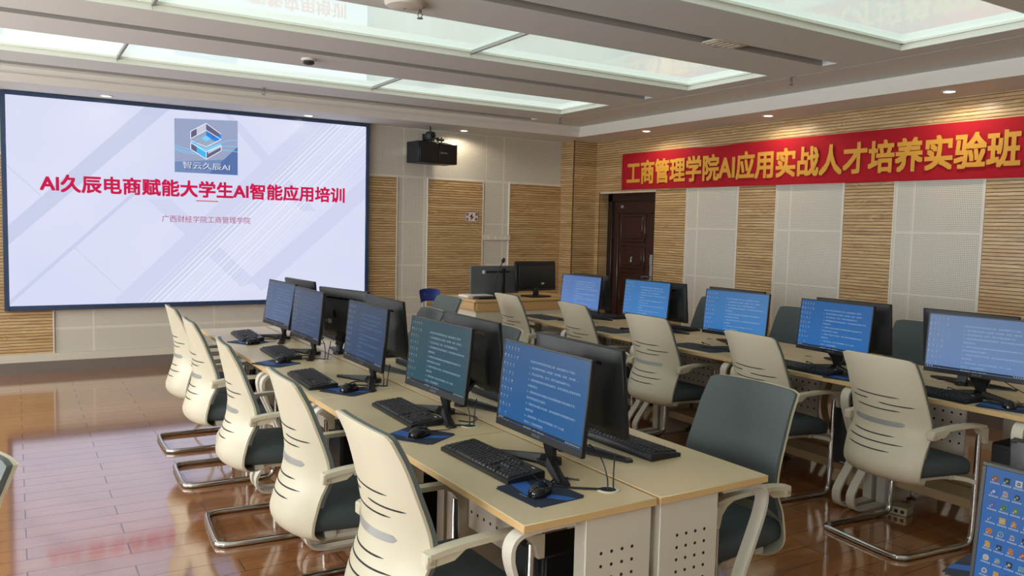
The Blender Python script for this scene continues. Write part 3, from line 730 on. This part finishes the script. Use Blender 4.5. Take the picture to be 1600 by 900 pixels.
def icon_mesh(kind):
    if kind in _icons: return _icons[kind]
    mb = MB(); rnd = random.Random(3)
    cols = [(225, 228, 232), (120, 190, 230), (236, 196, 70), (206, 80, 66), (60, 60, 70), (90, 160, 90), (232, 150, 60), (70, 120, 220), (200, 205, 210)]
    ng, nr, py_, pz, sz, z0, y0 = (5, 10, .022, .031, .0075, .305, .262) if kind == 'small' else (8, 12, .0212, .0255, .0125, .306, .254)
    for c in range(ng):
        for r in range(nr):
            if kind == 'small' and (c > 3 and r > 1 or rnd.random() < .12): continue
            y, z = y0-py_*c, z0-pz*r; m_ = rnd.randrange(9)
            if kind == 'small': m_ = rnd.choice((0, 0, 8, 8, 1, 8, 2, 0))
            if kind == 'large' and c > 4 and rnd.random() < .5: continue
            s_ = sz*rnd.uniform(.75, 1)
            sh = rnd.randrange(3)
            if sh == 0: P = [(y+s_/2*math.cos(a*PI/8), z+s_/2*math.sin(a*PI/8)) for a in range(16)]
            elif sh == 1: P = [(y-s_/2, z-s_/2), (y+s_/2, z-s_/2), (y+s_/2, z+s_/2), (y-s_/2, z+s_/2)]
            else: P = [(y-s_*.38, z-s_/2), (y+s_*.38, z-s_/2), (y+s_*.38, z+s_/2), (y-s_*.1, z+s_/2), (y-s_*.38, z+s_*.25)]
            mb.add([(-.0013, a, b) for a, b in P], [tuple(range(len(P)))], m_)
            if kind == 'large':
                m2 = rnd.randrange(9); q = s_*.26
                mb.add([(-.0016, y+q*math.cos(a*PI/4), z+q*math.sin(a*PI/4)) for a in range(8)], [tuple(range(8))], m2)
                mb.add([(-.0017, y+q*.45*math.cos(a*PI/4), z+q*.45*math.sin(a*PI/4)) for a in range(8)], [tuple(range(8))], 0)
                mb.add([(-.0016, y+s_*.5, z-s_*.5), (-.0016, y+s_*.2, z-s_*.5), (-.0016, y+s_*.2, z-s_*.2), (-.0016, y+s_*.5, z-s_*.2)], [(0, 1, 2, 3)], 8)
                for k in range(6): mb.add([(-.0014, y+.0085-.003*k, z-sz*.62-.0028), (-.0014, y+.0065-.003*k, z-sz*.62-.0028), (-.0014, y+.0065-.003*k, z-sz*.62), (-.0014, y+.0085-.003*k, z-sz*.62)], [(0, 1, 2, 3)], 0)
            else:
                mb.add([(-.0013, y-.005, z-.0085), (-.0013, y+.005, z-.0085), (-.0013, y+.005, z-.0070), (-.0013, y-.005, z-.0070)], [(0, 1, 2, 3)], 8)
    # taskbar
    mb.add([(-.0012, -.27, .0285), (-.0012, .27, .0285), (-.0012, .27, .0385), (-.0012, -.27, .0385)], [(0, 1, 2, 3)], 4)
    for y in [.262, .25, .238]+[-.18-.011*k for k in range(8)]: mb.add([(-.0015, y, .031), (-.0015, y-.006, .031), (-.0015, y-.006, .036), (-.0015, y, .036)], [(0, 1, 2, 3)], 0)
    _icons[kind] = mesh_of(mb, 'desktop_icons', [emat(tuple(int(v*.75) for v in c), .85) for c in cols], smooth=False, fix=False); return _icons[kind]
_mm = {}
def mon_meshes():
    if _mm: return _mm
    hw = MW/2
    b = MB().box((0, -hw, 0), (.016, hw, MH), bev=.0025)
    # inner bezel lip and chin
    for lo, hi in (((-.0022, -hw, 0), (.001, hw, .026)), ((-.0022, -hw, MH-.008), (.001, hw, MH)), ((-.0022, -hw, .026), (.001, -hw+.008, MH-.008)), ((-.0022, hw-.008, .026), (.001, hw, MH-.008))): b.box(lo, hi, bev=.0008)
    text_mb('ASUS', (-.0027, .026, .0085), (0, -1, 0), (0, 0, 1), w=.052, h=.010, mi=1, mb=b)
    _mm['frame'] = mesh_of(b, 'frame', ['black', 'logo_grey'])
    c = MB()
    # back cover: sloped pod, thicker in the lower half, with the long vent slot near the top
    def cover(u, v):
        y = (2*u-1); z = v
        edge = min(1, (1-abs(y))*9)*min(1, (1-v)*7+.0)*min(1, v*9+.0)
        low = 1/(1+math.exp((v-.62)*14))
        mid = 1 if abs(y) < .72 else max(0, 1-(abs(y)-.72)/.16)
        return (.016+.012*edge+.022*low*mid*edge, y*hw*.992, .004+z*(MH-.008))
    c.grid(cover, 40, 30)
    c.box((.014, -hw*.985, .006), (.0162, hw*.985, MH-.006))
    xs_ = .0302
    c.box((.026, -hw*.62, MH-.066), (xs_+.0003, hw*.62, MH-.055), 1)
    text_mb('ASUS', (xs_+.0006, -.045, MH-.115), (0, 1, 0), (0, 0, 1), w=.09, h=.018, mi=2, mb=c); c.box((xs_-.002, -.035, MH-.133), (xs_+.0006, .035, MH-.129), 2)
    c.box((.049, -.145, .10), (.0516, -.105, .128), 3); c.box((.049, -.175, .104), (.0514, -.162, .122), 2); c.box((.048, -.07, .145), (.0512, -.06, .195), 1)
    _mm['back_cover'] = mesh_of(c, 'back_cover', ['cover', 'black_gloss', 'logo_grey', 'sticker'], angle=30, fix=False)
    s = MB(); hub = (.075, 0, 0)
    for q in (-1, 1):
        pts = [(.085, q*-.012, .006), (-.02, q*.185, .006), (-.06, q*.26, .006)]
        s.poly([(.095, q*-.01, .0), (.045, q*.02, .0), (-.046, q*.225, .0), (-.034, q*.252, 0), (-.008, q*.248, 0)], (0, 0, .010))
        s.add([(.10, -q*.004, .01), (.04, q*.022, .01), (-.041, q*.228, .01), (-.014, q*.242, .01), (.088, q*.004, .036), (.052, q*.02, .036), (-.030, q*.215, .014), (-.020, q*.22, .014)], [(4, 5, 6, 7), (0, 1, 5, 4), (1, 2, 6, 5), (2, 3, 7, 6), (3, 0, 4, 7)])
    s.poly([(.04, -.035, .0), (.11, -.03, 0), (.13, 0, 0), (.11, .03, 0), (.04, .035, 0)], (0, 0, .02))
    s.poly([(.095, -.022, .01), (.095, .022, .01), (.06, .05, .19), (.06, -.05, .19)], (-.016, 0, 0))
    s.poly([(.078, -.035, .06), (.078, .035, .06), (.03, .075, .145), (.03, -.075, .145)], (.012, 0, 0))
    _mm['stand'] = mesh_of(s, 'stand', ['black']); return _mm
def monitor(loc, rz, label, group, rgb, kind='text', k=1.0, tilt=TILT, lift=.1, turn=0):
    mm = mon_meshes()
    t = thing('computer_monitor', label, 'monitor', loc, rz, group)
    st = obj('stand', mm['stand'], None, t)
    piv = Matrix.Translation((.012, 0, lift)) @ Matrix.Rotation(turn, 4, 'Z') @ Matrix.Rotation(tilt, 4, 'Y')
    fr_ = obj('frame', mm['frame'], None, t); fr_.matrix_local = piv
    bc = obj('back_cover', mm['back_cover'], None, t); bc.matrix_local = piv
    key = ('scr', rgb, k)
    if key not in _mm:
        m_ = emat(rgb, k, True, 'monitor picture'); n_ = NT(m_); v, p = n_.pos()
        a = tuple(min(255, int(c*1.0)) for c in rgb); b = tuple(int(c*.86) for c in rgb)
        n_.l.new(n_.mix(n_.m('MULTIPLY', p[2], 3.0), lin(a), lin(b)), n_.b.inputs['Emission Color'])
        _mm[key] = mesh_of(MB().box((-.001, -MW/2+.008, .026), (.001, MW/2-.008, MH-.008)), 'screen', [m_], smooth=False)
    sc = obj('screen', _mm[key], None, t); sc.matrix_local = piv
    if kind == 'text':
        a = obj('screen_lettering', rules_mesh(tuple(min(255, v+52) for v in rgb) if k == .8 else (158, 184, 206)), None, sc); obj('desktop_icons', icon_mesh('small'), None, sc)
    elif kind == 'icons': obj('desktop_icons', icon_mesh('large'), None, sc)
    return t
gm_ = 'monitors of the computer desks'
BL = (40, 104, 172)
LM = [((-.183, .474), 0, (28, 92, 150), .9, 'nearest monitor facing left on the centre row, bright blue notice'), ((-.166, 1.348), .043, (32, 76, 92), .9, 'second monitor facing left on the centre row, teal green notice'), ((-.185, 2.19), .0, (46, 74, 112), .8, 'third monitor facing left on the centre row, slate blue notice'), ((-.177, 3.242), .022, (56, 80, 116), .8, 'fourth monitor facing left on the centre row, greyish blank looking screen'), ((-.152, 4.014), .06, (74, 100, 140), .8, 'farthest monitor facing left on the centre row, tilted and pale')]  # tints from the third on include off-angle greying and reflections
for i, ((x, y), r, c, k, l) in enumerate(LM): monitor((x, y, .75), r, l, gm_, c, 'text', k, tilt=.16 if i == 4 else TILT)
for i, ((x, y), r, l) in enumerate([((.15, .60), .0, 'nearest black monitor back on the centre row, facing the right wall'), ((.15, 1.47), .0, 'second black monitor back on the centre row, facing the right wall'), ((.15, 2.53), .0, 'third black monitor back on the centre row, facing the right wall'), ((.14, 3.22), .25, 'fourth black monitor back on the centre row, turned, logo showing'), ((.14, 4.17), .1, 'farthest black monitor back on the centre row, before the video wall')]):
    monitor((x, y, .75), PI+r, l, gm_, (40, 104, 172), 'plain')
RM = [((2.65, .433), .125, (100, 132, 180), 'rightmost lit monitor, pale blue notice cut by the photo edge'), ((2.643, 1.35), -.06, (40, 104, 172), 'second lit monitor from the right on the wall-side row'), ((2.665, 2.194), .1, (52, 120, 186), 'third lit monitor from the right on the wall-side row'), ((2.787, 3.313), .03, (66, 130, 196), 'fourth lit monitor from the right, in front of the door'), ((2.653, 4.07), .055, (98, 136, 200), 'farthest lit monitor on the wall-side row, pale violet blue')]  # rightmost and far tints have reflected haze mixed into the screen colour
for (x, y), r, c, l in RM: monitor((x, y, .75), r, l, gm_, c, 'text', .9, lift=.11)
for (x, y), l in [((3.06, .68), 'black monitor back edge behind the rightmost lit screen'), ((3.05, 1.45), 'black monitor back behind the second lit screen from the right'), ((3.04, 2.46), 'black monitor back edge behind the third lit screen from the right'), ((3.05, 3.30), 'black monitor back before the mahogany door'), ((3.06, 4.34), 'black monitor back left of the mahogany door, farthest on the wall-side row')]:
    monitor((x, y, .75), PI, l, gm_, (40, 104, 172), 'plain')
monitor((-.213, -1.37, .75), 0, 'monitor at the bottom right corner covered with desktop icons', gm_, (30, 96, 168), 'icons', .95)
monitor((.13, -1.30, .75), PI, 'black monitor back behind the icon-covered monitor at the bottom right', gm_, (40, 104, 172), 'plain')

# ------------------------------------------------------------------ keyboards, mice, pads
def keyboard():
    t = thing('keyboard', '', 'keyboard')
    w, d_ = .48, .152
    b = MB().poly([(0, -w/2, 0), (0, -w/2, .014), (.02, -w/2, .018), (d_-.004, -w/2, .030), (d_, -w/2, .024), (d_, -w/2, .0)], (0, w, 0))
    obj('case', b, 'black', t)
    k = MB(); px = .0193*1.04
    def key(x, y, wx, wy):
        z = .018+(x-.02)*.083
        k.add([(x, y-wy/2, z), (x+wx, y-wy/2, z+wx*.083), (x+wx, y+wy/2, z+wx*.083), (x, y+wy/2, z), (x+.0025, y-wy/2+.0025, z+.0075), (x+wx-.0025, y-wy/2+.0025, z+.0075+wx*.083), (x+wx-.0025, y+wy/2-.0025, z+.0075+wx*.083), (x+.0025, y+wy/2-.0025, z+.0075)], [(4, 5, 6, 7), (0, 1, 5, 4), (1, 2, 6, 5), (2, 3, 7, 6), (3, 0, 4, 7)])
    for r in range(6):
        x = .010+r*.0196+(.006 if r == 5 else 0)
        yl = .228
        if r == 0: row = [1.3, 1.3, 1.3, 6, 1.3, 1.3, 1.3, 1.2]
        else: row = [1.0+.25*(5-r) if r < 5 else 1]+[1]*12+[2.0-.25*(5-r) if r < 5 else 1]
        tot = sum(row); sc = 15/tot
        for q in row: key(x, yl-q*sc*px/2, .0175, q*sc*px-.0022); yl -= q*sc*px
        yl = .228-15.3*px
        for c in range(3):
            if r in (2,) or (r == 1 and c != 1): continue
            key(x, yl-px*(c+.5), .0175, px-.0022)
        yl -= 3.3*px
        if r < 5:
            for c in range(4): key(x, yl-px*(c+.5), .0175, px-.0022)
    obj('keycaps', k, 'key', t, smooth=False)
    obj('status_lights', MB().box((d_-.022, -.205, .0285), (d_-.018, -.2, .0305)).box((d_-.022, -.195, .0285), (d_-.018, -.19, .0305)), 'paper', t)
    return t
def mouse():
    t = thing('mouse', '', 'mouse')
    def f(u, v):
        a = u*2*PI; r = math.sin(v*PI/2); x = math.cos(a)*r; y = math.sin(a)*r; z = math.cos(v*PI/2)
        return (x*.058, y*.032*(1-.12*x), .003+z**.8*.036*(1-.25*x) if v < 1 else .001)
    obj('body', MB().grid(f, 24, 10), 'black_gloss', t)
    obj('scroll_wheel', MB().cyl((.03, -.004, .027), (.03, .004, .027), .009, n=12), 'charcoal', t)
    s = MB()
    for q in (-1, 1): s.tube([(.05, q*.012, .014), (.02, q*.022, .024), (-.02, q*.027, .022)], .0016, n=6)
    obj('side_trim', s, 'silver', t)
    obj('cord', MB().tube(smooth_path([(.055, 0, .008), (.10, .005, .004), (.15, -.02, .004), (.20, .0, .004)], 6), .0022, n=6), 'black', t)
    return t
def pad():
    t = thing('mouse_pad', '', 'mouse pad')
    b = bmesh.new(); bmesh.ops.create_cube(b, size=1)
    for v in b.verts: v.co = Vector((v.co.x*.20, v.co.y*.235, .0015+v.co.z*.003))
    bmesh.ops.bevel(b, geom=[e for e in b.edges if abs(e.verts[0].co.z-e.verts[1].co.z) > .001], offset=.012, segments=4, affect='EDGES')
    obj('sheet', MB().bm(b), 'navy', t)
    obj('printed_band', MB().add([(.02, -.1175, .0033), (.06, -.1175, .0033), (-.005, .0, .0033), (.03, .1175, .0033), (-.035, .1175, .0033), (-.06, .0, .0033)], [(0, 1, 2, 5), (5, 2, 3, 4)]), 'blue', t, smooth=False)
    obj('printed_mark', MB().add([(-.07, -.02, .0034), (-.066, -.02, .0034), (-.066, .02, .0034), (-.07, .02, .0034)], [(0, 1, 2, 3)]), 'pad_line', t, smooth=False)
    return t
mk_k, mk_m, mk_p = Maker(keyboard), Maker(mouse), Maker(pad)
KL = [((-.375, .575), .02), ((-.335, 1.41), -.03), ((-.47, 2.36), -.05), ((-.375, 3.31), -.03), ((-.375, 4.2), -.05)]
for i, ((x, y), r) in enumerate(KL): mk_k((x, y, .75), r, 'black keyboard before the %s monitor on the left side of the centre row' % ordn[i], 'keyboards')
mk_k((.395, .565, .75), PI+.03, 'black keyboard under the nearest monitor back on the centre row', 'keyboards')
mk_k((.41, 1.5, .75), PI, 'black keyboard under the second monitor back on the centre row', 'keyboards')
mk_k((.40, 3.15, .75), PI-.1, 'black keyboard under the fourth monitor back on the centre row', 'keyboards')
mk_k((.40, 4.05, .75), PI, 'black keyboard under the farthest monitor back on the centre row', 'keyboards')
mk_k((.41, 2.48, .75), PI, 'black keyboard under the third monitor back on the centre row', 'keyboards')
mk_k((2.45, .60, .75), -.06, 'black keyboard before the rightmost lit monitor', 'keyboards')
mk_k((2.45, 1.45, .75), -.02, 'black keyboard before the second lit monitor from the right', 'keyboards')
mk_k((3.33, 3.42, .75), PI+.05, 'black keyboard with pale rear edge right of the monitor back by the door', 'keyboards')
mk_k((3.33, 4.40, .75), PI, 'black keyboard with pale rear edge at the farthest monitor back', 'keyboards')
PL = [((-.315, .225), .08), ((-.36, 1.05), .55), ((-.305, 2.03), .5), ((-.415, 2.985), .5), ((-.35, 3.95), .5)]
ML = [((-.325, .205), .5), ((-.365, 1.035), .35), ((-.305, 2.01), .35), ((-.37, 2.99), .4), ((-.345, 3.83), .4)]
for i in range(5):
    mk_p((PL[i][0][0], PL[i][0][1], .75), PL[i][1], 'navy and blue mouse pad beside the %s keyboard left of the centre row' % ordn[i], 'navy mouse pads')
    mk_m((ML[i][0][0], ML[i][0][1], .7534), ML[i][1], 'black mouse on the pad beside the %s keyboard left of the centre row' % ordn[i], 'mice')
mk_p((2.56, .225, .75), .25, 'navy and blue mouse pad before the rightmost lit monitor', 'navy mouse pads')
mk_m((2.565, .205, .7534), .3, 'black mouse on the pad before the rightmost lit monitor', 'mice')
mk_p((2.52, 1.12, .75), .2, 'navy and blue mouse pad by the second lit monitor from the right, behind a chair', 'navy mouse pads')
mk_p((.37, -.885, .75), PI+.15, 'navy mouse pad at the bottom edge left of the icon-covered monitor', 'navy mouse pads')
def bigpad():
    t = thing('desk_mat', '', 'desk mat')
    b = bmesh.new(); bmesh.ops.create_cube(b, size=1)
    for v in b.verts: v.co = Vector((v.co.x*.24, v.co.y*.46, .002+v.co.z*.004))
    bmesh.ops.bevel(b, geom=[e for e in b.edges if abs(e.verts[0].co.z-e.verts[1].co.z) > .001], offset=.02, segments=4, affect='EDGES')
    obj('sheet', MB().bm(b), 'pad_black', t); return t
mk_b = Maker(bigpad)
for (x, y), l in [((2.60, 2.43), 'dark grey desk mat before the third lit monitor from the right'), ((2.60, 3.55), 'dark grey desk mat before the fourth lit monitor from the right'), ((2.62, 4.58), 'dark grey desk mat at the far end of the right-hand row')]:
    mk_b((x, y, .75), 0, l, 'dark desk mats')

# cables at the grommets
def cables(name, label, paths, r=.0028):
    m = MB()
    for p in paths: m.tube(smooth_path(p, 8), r, n=6)
    return tag(obj(name, m, 'black'), label, 'cable', 'desk cables')
for i, gy in enumerate((.143, 1.103, 2.063, 3.023, 3.983)):
    gx = -.097; my = LM[i][0][1]
    cables('cable_bundle', 'black cables rising from the grommet beside the %s monitor left of the centre row' % ordn[i], [
        [(gx, gy, .745), (gx+.01, gy+.02, .79), (gx+.02, gy+.07, .84), (-.08, gy+.13, .87)],
        [(gx+.015, gy-.01, .745), (gx+.03, gy+.01, .80), (gx+.05, gy+.03, .86)],
        [(gx-.02, gy, .754), (gx-.1, gy+.06, .754), (gx-.14, gy+.13, .754), (gx-.08, gy+.17, .754), (gx-.03, gy+.12, .754)],
        [(gx-.02, gy+.01, .754), (gx-.08, gy+.05, .7545), (gx-.14, gy+.10, .7545), (-.26, gy+.14, .7545), (-.29, my-.16, .785)]])
cables('cable_loop', 'black cable loop on the desk left of the second monitor on the centre row', [[(-.10, 1.2, .754), (-.06, 1.15, .754), (.0, 1.22, .754), (-.05, 1.33, .754), (-.1, 1.30, .754)]])
for gy, l in ((.17, 'rightmost'), (1.13, 'second'), (2.09, 'third'), (3.05, 'fourth')):
    cables('cable_bundle', 'black cables on the desk under the %s lit monitor of the right-hand row' % l, [[(2.83, gy, .752), (2.80, gy+.06, .79), (2.78, gy+.12, .82), (2.75, gy+.16, .85)], [(2.80, gy+.02, .754), (2.72, gy+.06, .754), (2.62, gy+.1, .754), (2.70, gy+.3, .754)], [(2.74, gy+.38, .754), (2.70, gy+.43, .775), (2.76, gy+.47, .754)]])

# ------------------------------------------------------------------ lectern group
LX0, LX1, LY0, LY1, LZ = 2.27, 3.60, 5.32, 6.0, .86
t = thing('lectern', 'cream teacher lectern with beech top at the front near the corner', 'lectern', (0, 0, 0))
obj('body', MB().box((LX0+.02, LY0+.02, 0), (LX1-.02, LY1-.02, LZ-.11), bev=.004), 'lectern_white', t)
obj('top', MB().box((LX0, LY0, LZ-.028), (LX1, LY1, LZ), bev=.004), 'lectern_wood', t)
obj('drawer_band', MB().box((LX0+.03, LY0+.015, LZ-.11), (LX1-.03, LY0+.04, LZ-.03), bev=.003).box((LX0+.0, LY0+.03, LZ-.115), (LX0+.03, LY1-.03, LZ-.03), bev=.003).box((LX0, LY0+.01, LZ-.125), (LX1-.03, LY1-.03, LZ-.108)), 'lectern_wood', t)
obj('lock', MB().cyl((3.05, LY0+.015, .6), (3.05, LY0+.008, .6), .012), 'dark', t)
t = thing('lectern_monitor', 'black wide monitor seen from behind on the lectern', 'monitor', (3.14, 5.52, LZ), -PI/2+.06)
mm = mon_meshes()
P = Matrix.Translation((0, 0, .065)) @ Matrix.Rotation(-.06, 4, 'Y')
m = MB().box((-.018, -.275, 0), (.018, .275, .325), bev=.006).box((.016, -.24, .03), (.034, .24, .28), bev=.012, seg=2)
o = obj('casing', m, 'black', t); o.matrix_local = P
o = obj('label_sticker', MB().box((.0338, .06, .07), (.0348, .10, .09)), 'sticker', t); o.matrix_local = P
obj('stand', MB().box((-.01, -.03, .01), (.03, .03, .12), bev=.006).poly([(-.09, -.13, 0), (.12, -.13, 0), (.14, -.05, 0), (.14, .05, 0), (.12, .13, 0), (-.09, .13, 0)], (0, 0, .016)), 'black', t)
t = thing('document_camera', 'black document camera arm on a post standing on the lectern', 'document camera', (2.785, 5.62, LZ))
obj('base', MB().box((-.12, -.07, 0), (.10, .08, .025), bev=.006), 'black', t); obj('post', MB().box((-.02, -.012, .02), (.02, .012, .315), bev=.004), 'black', t)
obj('arm', MB().box((-.24, -.014, .262), (.07, .014, .285), bev=.004), 'black', t); obj('camera_head', MB().box((-.258, -.02, .252), (-.232, .02, .29), bev=.004), 'silver', t)
t = thing('gooseneck_microphone', 'black gooseneck microphone rising from the lectern', 'microphone', (2.595, 5.46, LZ))
obj('foot', MB().lathe([(.05, 0), (.05, .015), (.02, .03)]), 'black', t)
obj('gooseneck', MB().tube(smooth_path([(0, 0, .02), (-.004, 0, .10), (.0, 0, .20), (.045, 0, .32), (.078, 0, .385)], 6), .0055), 'black', t)
obj('capsule', MB().lathe([(.008, 0), (.019, .012), (.02, .035), (.012, .052), (.004, .056)], T=Matrix.Translation((.076, 0, .38)) @ Matrix.Rotation(.45, 4, 'Y')), 'black', t)
t = thing('grey_display', 'flat grey display back standing behind the document camera', 'display', (2.74, 5.78, LZ), PI/2)
obj('panel', MB().box((-.012, -.34, .02), (.012, .28, .33), bev=.004), 'grey_panel', t); obj('foot', MB().box((-.06, -.15, 0), (.06, .1, .022), bev=.004), 'charcoal', t)
tag(obj('paper_stack', MB().box((-.16, -.11, 0), (.16, .11, .018), bev=.001).box((-.14, -.12, .018), (.15, .1, .022)), 'paper', loc=(2.50, 5.72, LZ)), 'white papers lying on the left end of the lectern', 'papers')
t = thing('lectern_keyboard', 'black keyboard lying at the left front of the lectern', 'keyboard', (2.54, 5.42, LZ), 0)
m = MB().box((-.21, -.065, 0), (.21, .065, .02), bev=.004); obj('case', m, 'black', t)
m = MB()
for r in range(5):
    for c in range(19): m.box((-.2+c*.021, -.056+r*.022, .019), (-.182+c*.021, -.038+r*.022, .025))
obj('keycaps', m, 'key', t, smooth=False)
# blue chair by the front wall
t = thing('blue_chair', 'blue plastic chair with chrome tubes by the front wall left of the lectern', 'chair', (2.53, 6.75, 0), -PI/2)
def bb(u, v):
    w = 2*u-1; return (-.22+.05*w*w+(.0 if v < .5 else -.01), w*.14*(1-.15*(1-v)), .70+.15*v-.02*abs(w)**4)
m = MB().grid(bb, 14, 6); m.grid(lambda u, v: tuple(a+b for a, b in zip(bb(u, v), (.012, 0, 0))), 14, 6)
obj('backrest', m, 'blue_chair', t)
obj('seat', MB().box((-.2, -.2, .43), (.2, .2, .455), bev=.012, seg=2), 'blue_chair', t)
for s in (-1, 1): obj('back_tube', MB().tube(smooth_path([(-.215, s*.06, .80), (-.21, s*.06, .65), (-.19, s*.06, .5), (-.1, s*.06, .42)], 5), .009), 'chrome', t)
for sx in (-1, 1):
    for s in (-1, 1): obj('leg', MB().tube([(sx*.16, s*.16, .43), (sx*.2, s*.19, 0)], .010), 'chrome', t)
# floor socket box
t = thing('floor_socket', 'small silver floor socket box on the boards beneath the right-hand row', 'floor socket', (2.62, .80, 0), .2)
obj('box', MB().box((-.05, -.06, 0), (.05, .06, .05), bev=.004), 'brass', t)
m = MB()
for y in (-.035, 0, .035): m.box((-.0515, y-.01, .015), (-.0495, y+.01, .035))
obj('outlets', m, 'dark', t)
